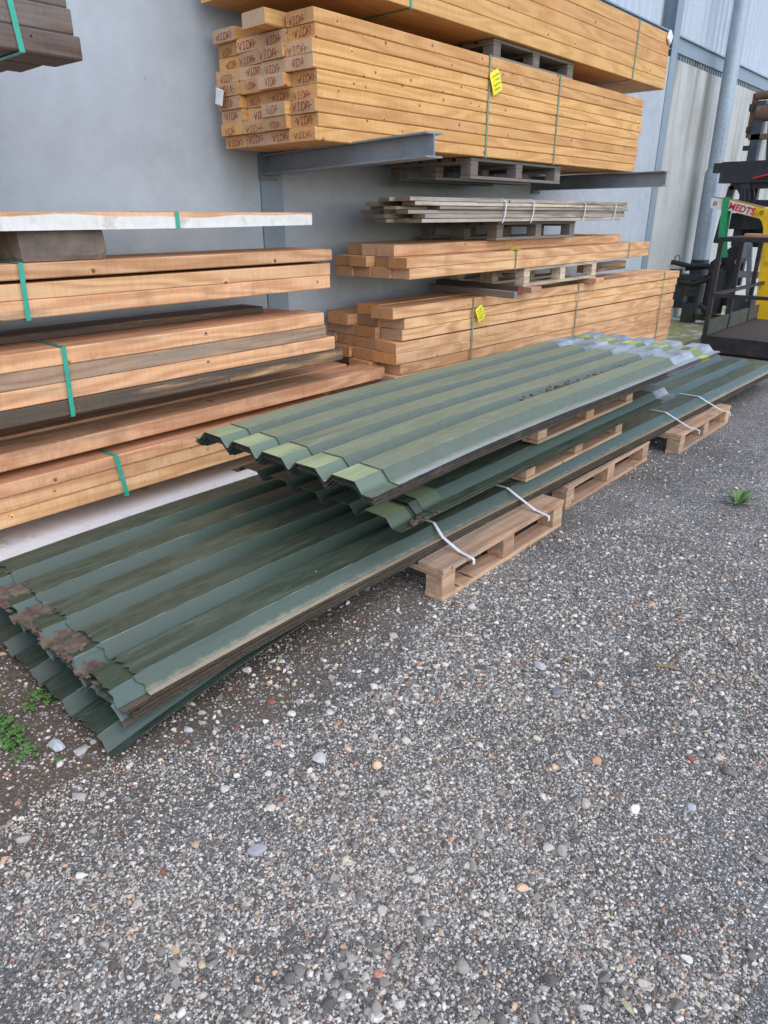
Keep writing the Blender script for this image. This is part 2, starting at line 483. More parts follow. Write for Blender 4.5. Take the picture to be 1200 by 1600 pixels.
def sheet_mat(name, base, moss, slope, x_near=None, far=None, mossy=0.6, rough=0.42, dust=0.0, dirty_edge=None, y_edge=0.05, z_crest=0.03, worn=None):
    """painted profiled steel. far = list of (x0, x1, kind) bands towards the far end"""
    m, t = new_mat(name)
    o = t.obj()
    sp = t.node('ShaderNodeSeparateXYZ'); t.link(o, sp.inputs[0])
    r = t.rnd()
    off = t.node('ShaderNodeCombineXYZ'); t.put(off.inputs[0], t.math('MULTIPLY', r, 41.0)); t.put(off.inputs[1], t.math('MULTIPLY', r, 17.0))
    v = t.vmath('ADD', o, off.outputs[0])
    n1 = t.noise(t.scaled(v, (0.8, 3.0, 3.0)), 1.0, 6, 0.65)
    n2 = t.noise(v, 22, 6, 0.7)
    n3 = t.noise(t.scaled(v, (2.0, 7.0, 7.0)), 1.0, 7, 0.72)
    b = t.mix(n1, tuple(c*0.80 for c in base), tuple(min(1,c*1.2) for c in base))
    # crests carry algae and dust, slopes stay cleaner
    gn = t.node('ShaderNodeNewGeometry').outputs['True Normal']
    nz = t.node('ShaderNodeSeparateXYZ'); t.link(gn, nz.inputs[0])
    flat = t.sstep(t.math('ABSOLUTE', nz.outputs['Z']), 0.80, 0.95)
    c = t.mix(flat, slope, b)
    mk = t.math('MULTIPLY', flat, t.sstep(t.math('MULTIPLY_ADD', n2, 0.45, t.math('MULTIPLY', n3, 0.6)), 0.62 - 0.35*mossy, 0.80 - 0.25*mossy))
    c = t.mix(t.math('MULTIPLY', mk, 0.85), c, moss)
    if dust > 0:
        c = t.mix(t.math('MULTIPLY', t.sstep(n2, 0.42, 0.66), dust), c, (0.30, 0.31, 0.25))
    grime = t.math('MULTIPLY', t.sstep(t.noise(t.scaled(v, (1.2, 14.0, 14.0)), 1.0, 6, 0.7), 0.50, 0.74), 0.55)
    c = t.mix(grime, c, tuple(q*0.45 for q in base))
    sm = t.noise(t.scaled(v, (3.0, 16.0, 16.0)), 1.0, 7, 0.75, 1.6)
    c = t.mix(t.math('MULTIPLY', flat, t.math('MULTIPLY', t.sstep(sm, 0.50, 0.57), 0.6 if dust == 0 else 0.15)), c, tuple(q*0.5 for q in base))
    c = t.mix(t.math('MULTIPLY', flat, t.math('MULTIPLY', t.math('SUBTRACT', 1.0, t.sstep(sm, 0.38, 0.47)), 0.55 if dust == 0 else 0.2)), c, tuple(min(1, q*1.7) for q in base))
    grit = t.noise(v, 130, 3, 0.7)
    c = t.hsv(c, 0.5, 1.0, t.math('MULTIPLY_ADD', grit, 0.5, 0.75))
    # pale specks: bird marks, scratches
    vo = t.voro(v, 9.0)
    pk = t.node('ShaderNodeSeparateColor'); t.link(vo.outputs['Color'], pk.inputs[0])
    dot = t.math('LESS_THAN', vo.outputs['Distance'], t.math('MULTIPLY', t.math('POWER', pk.outputs[0], 9.0), 0.075))
    c = t.mix(t.math('MULTIPLY', dot, 0.8), c, (0.5, 0.5, 0.46))
    scr = t.noise(t.scaled(v, (2.2, 55.0, 55.0)), 1.0, 3, 0.6)
    c = t.mix(t.math('MULTIPLY', t.sstep(scr, 0.70, 0.74), 0.35), c, (0.34, 0.37, 0.36))
    rv = t.math('MULTIPLY_ADD', n2, 0.25, rough - 0.1)
    if dirty_edge:
        e = t.math('SUBTRACT', 1.0, t.sstep(t.math('MULTIPLY_ADD', n2, 0.03, sp.outputs['Y']), y_edge*0.55, y_edge+0.005))
        c = t.mix(t.math('MULTIPLY', e, 0.92), c, t.mix(n3, tuple(q*0.5 for q in dirty_edge), tuple(min(1, q*1.35) for q in dirty_edge)))
    if worn:
        # paint rubbed off along the cut near end
        w = t.math('SUBTRACT', 1.0, t.sstep(t.math('MULTIPLY_ADD', n3, 0.16, sp.outputs['X']), 0.04, worn))
        c = t.mix(t.math('MULTIPLY', w, 0.75), c, (0.33, 0.39, 0.40))
    if x_near:
        xn, col = x_near
        e = t.math('SUBTRACT', 1.0, t.sstep(t.math('MULTIPLY_ADD', n2, 0.02, sp.outputs['X']), xn-0.01, xn+0.012))
        patch = t.math('MULTIPLY', e, t.sstep(t.math('MULTIPLY_ADD', n3, 0.6, n1), 0.5, 0.95))
        patch = t.math('MULTIPLY', patch, flat)
        inner = t.math('GREATER_THAN', sp.outputs['Y'], 0.06); e = t.math('MULTIPLY', e, inner); patch = t.math('MULTIPLY', patch, inner)
        if name == 'green_middle_sheet': e = t.math('MULTIPLY', e, t.math('LESS_THAN', sp.outputs['Y'], 0.24)); patch = t.math('MULTIPLY', patch, t.math('LESS_THAN', sp.outputs['Y'], 0.24))
        c = t.mix(t.math('MULTIPLY_ADD', patch, 0.85, t.math('MULTIPLY', e, 0.12)), c, col)
    if far:
        for x0, x1, kind in far:
            xe = t.math('MULTIPLY_ADD', t.math('SUBTRACT', n2, 0.5), 0.05 if kind != 'yellow' else 0.01, sp.outputs['X'])
            band = t.math('MULTIPLY', t.sstep(xe, x0-0.008, x0+0.008), t.math('SUBTRACT', 1.0, t.sstep(xe, x1-0.008, x1+0.008)))
            if kind == 'silver':
                col = t.mix(t.sstep(n3, 0.35, 0.68), (0.40, 0.445, 0.475), (0.16, 0.19, 0.205))
                c = t.mix(t.math('MULTIPLY', band, 0.93), c, col)
            else:
                ft = t.math('MULTIPLY', band, t.math('MULTIPLY', t.math('MULTIPLY_ADD', flat, 0.6, 0.25), t.sstep(n3, 0.30, 0.55)))
                c = t.mix(ft, c, t.mix(n2, (0.50, 0.60, 0.11), (0.66, 0.72, 0.25)))
    c = t.hsv(c, 0.5, 1.0, t.math('MULTIPLY_ADD', r, 0.16, 0.92))
    t.color(c)
    t.rough(rv)
    t.bsdf.inputs['Specular IOR Level'].default_value = 0.5
    t.bump(t.math('MULTIPLY_ADD', n1, 1.0, t.math('MULTIPLY', n2, 0.12)), 0.18, 0.02)
    return m
DG = (0.070, 0.094, 0.064)
M['sheet_low'] = sheet_mat('dark_green_wet_sheet', DG, (0.060, 0.074, 0.043), (0.056, 0.083, 0.061), mossy=0.30, rough=0.34, dirty_edge=(0.44, 0.36, 0.25), y_edge=0.050, worn=0.06)
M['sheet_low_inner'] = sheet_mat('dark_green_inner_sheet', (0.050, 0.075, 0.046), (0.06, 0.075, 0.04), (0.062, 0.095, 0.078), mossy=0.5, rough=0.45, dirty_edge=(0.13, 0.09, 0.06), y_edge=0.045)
M['sheet_low_bent'] = sheet_mat('bare_bent_sheet_end', DG, DG, (0.06,0.09,0.08), mossy=0.2, rough=0.35, worn=0.09, dirty_edge=(0.13, 0.09, 0.06), y_edge=0.045)
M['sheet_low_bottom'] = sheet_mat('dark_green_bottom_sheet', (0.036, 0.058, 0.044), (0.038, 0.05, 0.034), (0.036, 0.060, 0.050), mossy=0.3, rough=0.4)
M['sheet_mid'] = sheet_mat('green_middle_sheet', (0.066, 0.093, 0.062), (0.08, 0.10, 0.065), (0.054, 0.080, 0.058), mossy=0.35, rough=0.36, far=[(2.65, 4.0, 'silver')], x_near=(0.15, (0.36, 0.42, 0.20)))
M['sheet_mid_inner'] = sheet_mat('green_inner_middle_sheet', (0.066, 0.093, 0.062), (0.08, 0.10, 0.065), (0.054, 0.080, 0.058), mossy=0.35, rough=0.36, far=[(2.65, 4.0, 'silver')])
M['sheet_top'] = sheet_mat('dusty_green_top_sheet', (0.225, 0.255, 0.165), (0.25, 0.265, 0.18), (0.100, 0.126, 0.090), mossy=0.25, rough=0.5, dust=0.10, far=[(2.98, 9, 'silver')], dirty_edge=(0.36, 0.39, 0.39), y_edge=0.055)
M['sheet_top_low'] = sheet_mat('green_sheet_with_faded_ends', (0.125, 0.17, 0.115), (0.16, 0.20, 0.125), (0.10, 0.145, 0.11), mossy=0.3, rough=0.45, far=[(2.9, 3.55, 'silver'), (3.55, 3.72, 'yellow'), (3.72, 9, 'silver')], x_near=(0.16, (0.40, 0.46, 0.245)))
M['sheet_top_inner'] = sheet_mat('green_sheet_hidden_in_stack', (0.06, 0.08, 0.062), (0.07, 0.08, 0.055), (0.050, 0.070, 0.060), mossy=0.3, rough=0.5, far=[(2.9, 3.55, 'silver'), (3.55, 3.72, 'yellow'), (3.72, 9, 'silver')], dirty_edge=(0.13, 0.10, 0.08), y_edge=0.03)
M['sheet_edge'] = plain('rusty_sheet_edge', (0.10, 0.085, 0.07), 0.75, 0.2, 0.6, 35, 0.2, dirt=(0.26, 0.22, 0.17))

M['sheet_bend'] = plain('rubbed_sheet_bend', (0.12, 0.155, 0.135), 0.5, 0.0, 0.7, 9, 0.0, dirt=(0.32, 0.36, 0.33))
# ------------------------------------------------------------------ ground
def ground_mat():
    m, t = new_mat('gravel_yard')
    o = t.obj()
    sp = t.node('ShaderNodeSeparateXYZ'); t.link(o, sp.inputs[0])
    warp = t.vmath('ADD', o, t.scaled(t.noise(o, 40, 3, 0.6, color=True), (0.012, 0.012, 0.0)))
    a = t.voro(warp, 115.0)
    b = t.voro(warp, 190.0)
    ca = t.node('ShaderNodeSeparateColor'); t.link(a.outputs['Color'], ca.inputs[0])
    cb = t.node('ShaderNodeSeparateColor'); t.link(b.outputs['Color'], cb.inputs[0])
    pal = [(0.0, (0.083,0.080,0.080)), (0.24, (0.150,0.146,0.143)), (0.50, (0.240,0.231,0.222)), (0.72, (0.360,0.342,0.315)), (0.86, (0.570,0.550,0.517)), (0.955, (0.285,0.165,0.112)), (0.97, (0.750,0.735,0.705))]
    cola = t.ramp(ca.outputs[0], pal, 'CONSTANT')
    colb = t.ramp(cb.outputs[0], pal, 'CONSTANT')
    use = t.math('LESS_THAN', ca.outputs[1], 0.55)
    stone = t.mix(use, cola, colb)
    d = t.node('ShaderNodeMix', data_type='FLOAT'); t.put(d.inputs[0], use); t.link(b.outputs['Distance'], d.inputs[2]); t.link(a.outputs['Distance'], d.inputs[3])
    gap = t.sstep(d.outputs[0], 0.38, 0.62)
    fines = t.mix(t.noise(o, 160, 3, 0.7), (0.050, 0.043, 0.036), (0.20, 0.182, 0.158))
    c = t.mix(t.math('MULTIPLY', gap, 0.9), t.hsv(stone, 0.5, 1.0, 1.25), fines)
    # tracks: compacted paler and damp darker patches
    big = t.noise(o, 0.9, 6, 0.62)
    c = t.hsv(c, 0.5, 1.0, t.math('MULTIPLY_ADD', t.sstep(big, 0.32, 0.68), 0.55, 0.80))
    patchy = t.noise(o, 4.5, 5, 0.65)
    c = t.mix(t.math('MULTIPLY', t.sstep(patchy, 0.52, 0.72), 0.5), c, fines)
    # soil beside and below the sheets
    wob = t.math('MULTIPLY_ADD', t.noise(o, 2.6, 6, 0.65), 0.9, -0.45)
    ys = t.math('ADD', sp.outputs['Y'], wob)
    soilmask = t.math('MULTIPLY', t.sstep(ys, 1.38, 1.78), t.math('SUBTRACT', 1.0, t.math('MULTIPLY', t.sstep(t.math('ADD', sp.outputs['X'], wob), 1.6, 2.6), 0.65)))
    soil = t.mix(t.noise(o, 26, 6, 0.7), (0.085,0.062,0.045), (0.20,0.155,0.112))
    moss = t.sstep(t.noise(o, 7, 5, 0.7), 0.58, 0.72)
    soil = t.mix(t.math('MULTIPLY', moss, 0.55), soil, (0.060, 0.072, 0.024))
    chips = t.math('LESS_THAN', ca.outputs[2], 0.22)
    soil = t.mix(t.math('MULTIPLY', chips, t.math('SUBTRACT', 1.0, gap)), soil, stone)
    c = t.mix(soilmask, c, soil)
    t.color(c)
    t.rough(0.88)
    t.bsdf.inputs['Specular IOR Level'].default_value = 0.3
    h = t.math('SUBTRACT', 1.0, d.outputs[0])
    t.bump(t.math('MULTIPLY_ADD', patchy, 1.2, h), 0.9, 0.006)
    return m
M['ground'] = ground_mat()
g = MB()
xs = [-80, -6, 0, 1, 2, 3, 4, 6, 9, 14, 120]; ys = [-120, -6, -1, 0, 0.6, 1.2, 1.8, 2.6, 3.4, 4.6, 40]
vs = [(x, y, 0.0) for y in ys for x in xs]
fs = [(j*len(xs)+i, j*len(xs)+i+1, (j+1)*len(xs)+i+1, (j+1)*len(xs)+i) for j in range(len(ys)-1) for i in range(len(xs)-1)]
g.add(vs, fs)
tag(g.build('ground', M['ground']), kind='structure')
a = MB(); a.box(-12, 30, 3.22, 4.32, -0.05, 0.006)
tag(a.build('pavement', M['apron']), kind='structure')

# ------------------------------------------------------------------ gravel stones (uncountable: one object)
def stone_mat():
    m, t = new_mat('pebble')
    at = t.node('ShaderNodeAttribute', attribute_name='tint')
    n = t.noise(t.obj(), 260, 3, 0.6)
    c = t.hsv(at.outputs['Color'], 0.5, 1.0, t.math('MULTIPLY_ADD', n, 0.7, 0.65))
    t.color(c); t.rough(0.82)
    t.bsdf.inputs['Specular IOR Level'].default_value = 0.3
    return m
M['pebble'] = stone_mat()
def ico(sub):
    import bmesh
    bm = bmesh.new(); bmesh.ops.create_icosphere(bm, subdivisions=sub, radius=1.0)
    v = np.array([x.co[:] for x in bm.verts]); f = np.array([[q.index for q in x.verts] for x in bm.faces])
    bm.free(); return v, f
ICO1, ICO2, ICO3 = ico(1), ico(2), ico(3)
PAL = np.array([(0.078,0.076,0.078),(0.128,0.123,0.121),(0.188,0.181,0.177),(0.255,0.244,0.234),(0.345,0.330,0.307),(0.450,0.427,0.393),(0.600,0.578,0.547),(0.750,0.735,0.705),(0.285,0.150,0.105),(0.420,0.300,0.210),(0.210,0.225,0.247)])
PW = np.array([.20,.19,.15,.12,.10,.08,.07,.045,.020,.035,.03]); PW /= PW.sum()
def yard_height_ok(x, y):
    return (y < 3.2) & (x < 10) & (x > 0.02)
def patch(x, y):
    return np.sin(2.3*x+1.1*np.sin(1.7*y+0.6))*np.sin(2.9*y+1.4*np.sin(1.3*x)) + 0.6*np.sin(6.1*x+2*np.sin(4.3*y))*np.sin(5.3*y+1.0) + 0.4*np.sin(14*x+3*np.sin(9*y))*np.sin(12*y+2)
def scatter(n, ang_margin, dmin, dmax, med, sig, lo, hi, sub, seed, near_soil=False, band=False, pw=None):
    r = np.random.default_rng(seed)
    # even in distance^-1 so the ground near the viewer gets most of them
    d = 1.0 / r.uniform(1/dmax, 1/dmin, n)
    az = R(YAW) + R(1) * r.uniform(-31-ang_margin, 31+ang_margin, n)
    x, y = d*np.cos(az), d*np.sin(az)
    k = yard_height_ok(x, y)
    soil = (y > 1.6 + 0.2*np.sin(3*x)) 
    k &= ~(soil & (r.random(n) < (0.85 if not near_soil else 0.0)))
    if band:
        k &= (y > 1.25 + 0.12*np.sin(4*x)) & (x < 3.2) & (r.random(n) < np.clip((2.6-x)/1.6, 0.15, 0.8)) & (r.random(n) < np.where(x < 0.9, 0.32, 0.9))
    else:
        k &= r.random(n) < np.clip(0.72 + 0.42*patch(x, y), 0.18, 1.0)
    x, y = x[k], y[k]; n = len(x)
    s = np.clip(r.lognormal(math.log(med), sig, n), lo, hi) / 2
    bv, bf = {1: ICO1, 2: ICO2}[sub]
    nv = len(bv)
    shape = np.repeat(bv[None], n, 0)
    for q_ in range(5):
        dn = r.standard_normal((n, 3)); dn /= np.linalg.norm(dn, axis=1)[:, None]
        cut = np.clip((shape*dn[:, None, :]).sum(-1) - r.uniform(0.35, 0.75, (n, 1)), 0, None)
        shape = shape - cut[..., None]*dn[:, None, :]
    shape = shape * (1 + 0.10*r.standard_normal((n, nv, 1)) * (1.0 if sub == 1 else 0.3))
    shape = shape * np.stack([r.uniform(0.85,1.35,n), r.uniform(0.75,1.1,n), r.uniform(0.5,0.85,n)], 1)[:, None, :]
    th = r.uniform(0, 6.283, n); c, q = np.cos(th)[:, None], np.sin(th)[:, None]
    X = shape[..., 0]*c - shape[..., 1]*q; Y = shape[..., 0]*q + shape[..., 1]*c; Z = shape[..., 2]
    tl = r.uniform(-0.35, 0.35, n)[:, None]
    X, Z = X*np.cos(tl) - Z*np.sin(tl), X*np.sin(tl) + Z*np.cos(tl)
    V = np.stack([X*s[:, None] + x[:, None], Y*s[:, None] + y[:, None], Z*s[:, None] + (0.22*s)[:, None]], -1).reshape(-1, 3)
    F = (bf[None] + (np.arange(n)*nv)[:, None, None]).reshape(-1, 3)
    ci = r.choice(len(PAL), n, p=PW if pw is None else pw)
    colr = np.minimum(PAL[ci]*1.45 + 0.018, 0.60) * r.uniform(0.75, 1.2, (n, 1)) * np.array([1.08, 1.0, 0.89])
    return V, F, np.repeat(colr, nv, 0)
def mesh_np(name, parts, mat, smooth):
    Vs, Fs, Cs, b = [], [], [], 0
    for V, F, C in parts:
        Vs.append(V); Fs.append(F + b); Cs.append(C); b += len(V)
    V, F, C = np.concatenate(Vs), np.concatenate(Fs), np.concatenate(Cs)
    me = bpy.data.meshes.new(name)
    me.vertices.add(len(V)); me.vertices.foreach_set('co', V.astype(np.float32).ravel())
    me.loops.add(F.size); me.loops.foreach_set('vertex_index', F.astype(np.int32).ravel())
    me.polygons.add(len(F)); me.polygons.foreach_set('loop_start', np.arange(0, F.size, 3, dtype=np.int32))
    me.polygons.foreach_set('loop_total', np.full(len(F), 3, dtype=np.int32))
    me.polygons.foreach_set('use_smooth', np.full(len(F), smooth))
    at = me.attributes.new('tint', 'FLOAT_COLOR', 'POINT')
    at.data.foreach_set('color', np.concatenate([C, np.ones((len(C), 1))], 1).astype(np.float32).ravel())
    me.update(calc_edges=True); me.validate()
    me.materials.append(mat)
    o = bpy.data.objects.new(name, me); COL.objects.link(o)
    return o
BW = np.array([.05,.08,.10,.10,.12,.13,.15,.12,.10,.05,0]); BW /= BW.sum()
gp = [scatter(150000, 9, 0.45, 3.0, 0.0068, 0.36, 0.003, 0.013, 1, 1),
      scatter(110000, 7, 1.15, 4.2, 0.0072, 0.36, 0.004, 0.014, 1, 7),
      scatter(11000, 9, 0.45, 3.2, 0.0115, 0.26, 0.008, 0.021, 2, 2),
      scatter(60000, 6, 2.0, 9.0, 0.0105, 0.42, 0.006, 0.028, 1, 3),
      scatter(900, 9, 0.7, 8.0, 0.025, 0.25, 0.016, 0.036, 2, 4, True),
      scatter(9500, 9, 1.0, 4.0, 0.0105, 0.50, 0.005, 0.032, 2, 5, True, True, BW)]
tag(mesh_np('gravel', gp, M['pebble'], False), 'loose mixed grey pebbles covering the yard in front of the stacks', 'gravel', kind='stuff')

# ------------------------------------------------------------------ warehouse wall
YW = 4.30
wh = tag(empty('warehouse', (0, YW, 0)), 'grey concrete and metal clad warehouse wall behind the timber racks', 'building')
cols = [-10.5, -3.5, 3.63, 10.70, 17.8, 24.9]
for i in range(len(cols)-1):
    x0, x1 = cols[i] + 0.10, cols[i+1] - 0.10
    b = MB(); b.box(x0+0.003, x1-0.003, 0.012, 0.20, 0.0, 3.52)
    p = b.build('concrete_panel', M['concrete'] if i < 3 else M['concrete_stained'], wh)
    if i == 3: p['label'] = 'pale concrete panel with dark weather streaks'
    # steel side rail above the panel
    b = MB(); b.box(x0, x1, 0.05, 0.15, 3.60, 3.80); b.box(x0, x1, 0.02, 0.05, 3.785, 3.80); b.box(x0, x1, 0.02, 0.05, 3.60, 3.615)
    b.build('side_rail', M['column'], wh)
    # trapezoidal cladding
    b = MB(); pitch = 0.20; n = int((x1-x0)/pitch)
    prof = []
    for k in range(n):
        xx = x0 + k*pitch
        prof += [(xx, 0.19), (xx+0.11, 0.19), (xx+0.125, 0.155), (xx+0.165, 0.155), (xx+0.18, 0.19)]
    prof.append((x1, 0.19))
    v = []; f = []
    for (xx, yy) in prof: v += [(xx, yy, 3.53), (xx, yy, 9.0), (xx, yy+0.004, 3.53), (xx, yy+0.004, 9.0)]
    for k in range(len(prof)-1):
        q = 4*k; f += [(q, q+4, q+5, q+1), (q+2, q+3, q+7, q+6), (q, q+2, q+6, q+4)]
    b.add(v, f)
    b.build('metal_cladding', M['clad'], wh)
    # ribbed closure strip under the rail
    b = MB(); n = int((x1-x0)/0.10); v = []; f = []; pr = []
    for k in range(n):
        xx = x0 + k*0.10; pr += [(xx, 0.10), (xx+0.008, 0.035), (xx+0.055, 0.035), (xx+0.063, 0.10)]
    for xx, yy in pr: v += [(xx, yy, 3.535), (xx, yy, 3.598), (xx, yy+0.002, 3.535), (xx, yy+0.002, 3.598)]
    for k in range(len(pr)-1):
        q = 4*k; f += [(q, q+4, q+5, q+1), (q+2, q+3, q+7, q+6), (q, q+2, q+6, q+4), (q+1, q+5, q+7, q+3)]
    b.add(v, f)
    b.build('closure_strip', M['steel_dark'], wh)
for cx in cols:
    b = MB()
    b.box(cx-0.10, cx+0.10, 0.0, 0.012, 0, 9); b.box(cx-0.005, cx+0.005, 0.012, 0.19, 0, 9); b.box(cx-0.10, cx+0.10, 0.19, 0.202, 0, 9)
    b.build('steel_column', M['column'], wh)

# ------------------------------------------------------------------ cantilever arms
def arm(x, ytip, zback, ztip, h, label, w=0.13, rz=0.0):
    t = tag(empty('cantilever_arm', (x, YW, zback - h), rz), label, 'steel arm', 'cantilever arms fixed to the warehouse wall')
    L = YW - ytip
    sl = math.atan2(ztip - zback, L)
    b = MB()
    b.box(-w/2, w/2, -L, -0.012, h-0.010, h); b.box(-w/2, w/2, -L, -0.012, 0, 0.010); b.box(-0.005, 0.005, -L, -0.012, 0.010, h-0.010)
    o = b.build('beam', M['steel'], t, rot=(-sl, 0, 0))
    b = MB(); b.box(-0.085, 0.085, -0.0115, -0.0005, -0.03, h+0.005)
    for sx in (-0.06, 0.06):
        for sz in (-0.025, h-0.005): b.tube([(sx, -0.0115, sz), (sx, -0.020, sz)], 0.012, 6, smooth=False)
    b.build('end_plate', M['steel_dark'], t)
    return t
arm(3.60, 2.66, 1.985, 2.020, 0.128, 'steel beam arm under the near end of the red stamped timber', rz=R(-5.5))
arm(7.37, 2.87, 1.975, 1.985, 0.135, 'steel beam arm past the far end of the red stamped timber')
for z, w_ in ((1.14, 'lower'), (2.20, 'upper')):
    arm(0.1, 3.05, z-0.003, z-0.003, 0.12, 'steel beam arm holding up the left timber, %s of the two' % w_)

# ------------------------------------------------------------------ boards
def board(name, x0, x1, y0, y1, z0, z1, mats, label, group=None, cat='timber', yaw=0.0, bow=0.004, ch=0.004, roll=0.0, split=0.0):
    """one sawn board, long in X; a chamfered bar with a slight bow"""
    L, W, T = x1-x0, y1-y0, z1-z0
    n = 8
    prof = [(-W/2+ch,-T/2),(W/2-ch,-T/2),(W/2,-T/2+ch),(W/2,T/2-ch),(W/2-ch,T/2),(-W/2+ch,T/2),(-W/2,T/2-ch),(-W/2,-T/2+ch)]
    b = MB(); v = []
    by = random.uniform(-bow, bow); bz = random.uniform(-bow*0.2, bow*0.2)
    sk0, sk1 = random.uniform(-0.006, 0.006), random.uniform(-0.006, 0.006)
    for i in range(n+1):
        s = i/n; k = 4*s*(1-s)
        for (py, pz) in prof:
            v.append((-L/2 + L*s + (sk0*py/W*(1-s) + sk1*py/W*s)*2, py + by*k + random.uniform(-0.0004,0.0004), pz + bz*k))
    f = []
    for i in range(n):
        for k in range(8): f.append((i*8+k, i*8+(k+1)%8, (i+1)*8+(k+1)%8, (i+1)*8+k))
    b.add(v, f, 0)
    b.add(v[:8], [tuple(range(8))[::-1]], 1); b.add(v[-8:], [tuple(range(8))], 1)
    o = b.build(name, mats, loc=((x0+x1)/2, (y0+y1)/2, (z0+z1)/2), rot=(roll, 0, yaw))
    return tag(o, label, cat, group)

# the red stamped stack: 9 rows, 4 columns
STROKES = {'V': [[(0,1),(0.5,0)],[(0.5,0),(1,1)]], 'I': [[(0.5,0),(0.5,1)],[(0.15,1),(0.85,1)],[(0.15,0),(0.85,0)]],
           'D': [[(0.08,0),(0.08,1)],[(0,1),(0.6,1)],[(0.6,1),(1,0.7)],[(1,0.7),(1,0.3)],[(1,0.3),(0.6,0)],[(0.6,0),(0,0)]],
           'A': [[(0.05,0),(0.05,0.72)],[(0.05,0.72),(0.4,1)],[(0.4,1),(0.65,1)],[(0.65,1),(0.95,0.72)],[(0.95,0.72),(0.95,0)],[(0.05,0.45),(0.95,0.45)]]}
def stamp_mesh(seed):
    r = random.Random(seed)
    b = MB(); cw, chh, gap = 0.027, 0.042, 0.0075; wst = 0.0044
    total = 4*cw + 3*gap; u0 = -total/2; slant = r.uniform(-0.05, 0.22); drop = r.uniform(0.0, 0.10)
    def seg(p, q):
        # drawn with u to the reader's right (-Y), on the plane x = 0; broken into short dabs like a roller print
        n = max(2, int(math.hypot(q[0]-p[0], q[1]-p[1])/0.005))
        for k in range(n):
            if r.random() < drop: continue
            a0, a1 = k/n, (k+1.0)/n
            (u1, w1), (u2, w2) = (p[0]+(q[0]-p[0])*a0, p[1]+(q[1]-p[1])*a0), (p[0]+(q[0]-p[0])*a1, p[1]+(q[1]-p[1])*a1)
            j1, j2 = r.uniform(-0.0007, 0.0007), r.uniform(-0.0007, 0.0007)
            u1 += w1*slant + j1; u2 += w2*slant + j2; w1 += j2; w2 += j1
            dx, dy = u2-u1, w2-w1; l = math.hypot(dx, dy) or 1e-6; ws = wst*r.uniform(0.7, 1.25); nx, ny = -dy/l*ws/2, dx/l*ws/2
            ex, ey = dx*0.12, dy*0.12
            pts = [(u1+nx-ex, w1+ny-ey), (u1-nx-ex, w1-ny-ey), (u2-nx+ex, w2-ny+ey), (u2+nx+ex, w2+ny+ey)]
            dp = 0.0008 + r.uniform(0, 0.0003)
            b.add([(-dp, -u, w) for u, w in pts] + [(0.0004, -u, w) for u, w in pts], [(0,1,2,3),(7,6,5,4),(0,4,5,1),(1,5,6,2),(2,6,7,3),(3,7,4,0)])
    for i, ch in enumerate('VIDA'):
        ux = u0 + i*(cw+gap)
        for p, q in STROKES[ch]:
            seg((ux+p[0]*cw, -chh/2+p[1]*chh), (ux+q[0]*cw, -chh/2+q[1]*chh))
    for ux in (u0-0.017, -u0+0.008): seg((ux, 0.0), (ux+0.009, 0.0))
    return b.mesh('stamp', M['stamp'])
STAMPS = [stamp_mesh(q) for q in range(8)]
VW, VH, VZ, VY = 0.222, 0.0722, 1.996, 3.30
colname = ['front column', 'second column from front', 'third column from front', 'back column']
colx = [3.14, 3.13, 3.16, 3.15]
rowx = {0: [0.03, 0.0, 0.0, 0.0, 0.02, -0.015, 0.0, 0.01, 0.0]}
flip = {(2,2),(2,3),(3,3)}
for c in range(4):
    rows = [9, 8, 9, 9][c]
    for r_ in range(rows):                              # r_ = 0 is the lowest
        top_i = rows-1-r_
        xs_ = colx[c] + random.uniform(-0.03, 0.03) + (0.05 if (c == 2 and r_ == rows-1) else 0)
        xe_ = 7.61 + random.uniform(-0.02, 0.02)
        lab = 'red stamped honey beam, %s in the %s' % (from_top(top_i, rows), colname[c])
        y0 = VY + c*(VW+0.001) + (random.uniform(0, 0.002))
        o = board('timber_board', xs_, xe_, y0, y0+VW-0.002, VZ+r_*VH+0.0005, VZ+(r_+1)*VH-0.0022, [M['honey'], M['end_honey']], lab, 'red stamped beams on the steel arms', bow=0.002, ch=0.0055)
        s = bpy.data.objects.new('stamp', random.choice(STAMPS)); COL.objects.link(s); s.parent = o
        L = xe_-xs_
        s.location = (-L/2-0.0012 - 0.004, random.uniform(-0.028, 0.028), random.uniform(-0.013, 0.004))
        up = (c, r_) in {(3,3),(3,4),(2,3)}
        s.rotation_euler = (math.pi if up else 0.0, 0, 0)
        k = random.choice((0.72, 0.95, 1.1, 1.2)); s.scale = (1, k*0.93, random.uniform(0.72, 1.0))
# one loose beam lying across the second column
o = board('timber_board', 3.02, 5.2, 3.30+VW+0.03, 3.30+2*VW+0.03-0.01, VZ+8*VH+0.004, VZ+9*VH+0.010, [M['honey'], M['end_honey']], 'short honey beam lying loose on top, its unstamped end jutting out', 'red stamped beams on the steel arms', ch=0.006)

# upper stack, five rows
BZ = [2.775, 2.865, 2.96, 3.06, 3.155, 3.25]
for c in range(4):
    for r_ in range(5):
        if c in (1, 2) and r_ in (2, 3): continue
        top_i = 4-r_
        y0 = 3.30 + c*0.223
        xs_ = 3.02 + 0.012*c + random.uniform(-0.03, 0.03)
        board('timber_board', xs_, 8.06 + random.uniform(-0.012, 0.012), y0, y0+0.2215, BZ[r_]+0.0006, BZ[r_+1]-0.0010, [M['honey_plain'], M['end_honey']],
              'planed honey beam in the high stack, %s in the %s' % (from_top(top_i, 5), colname[c]), 'planed beams in the high stack', bow=0.002, ch=0.004)

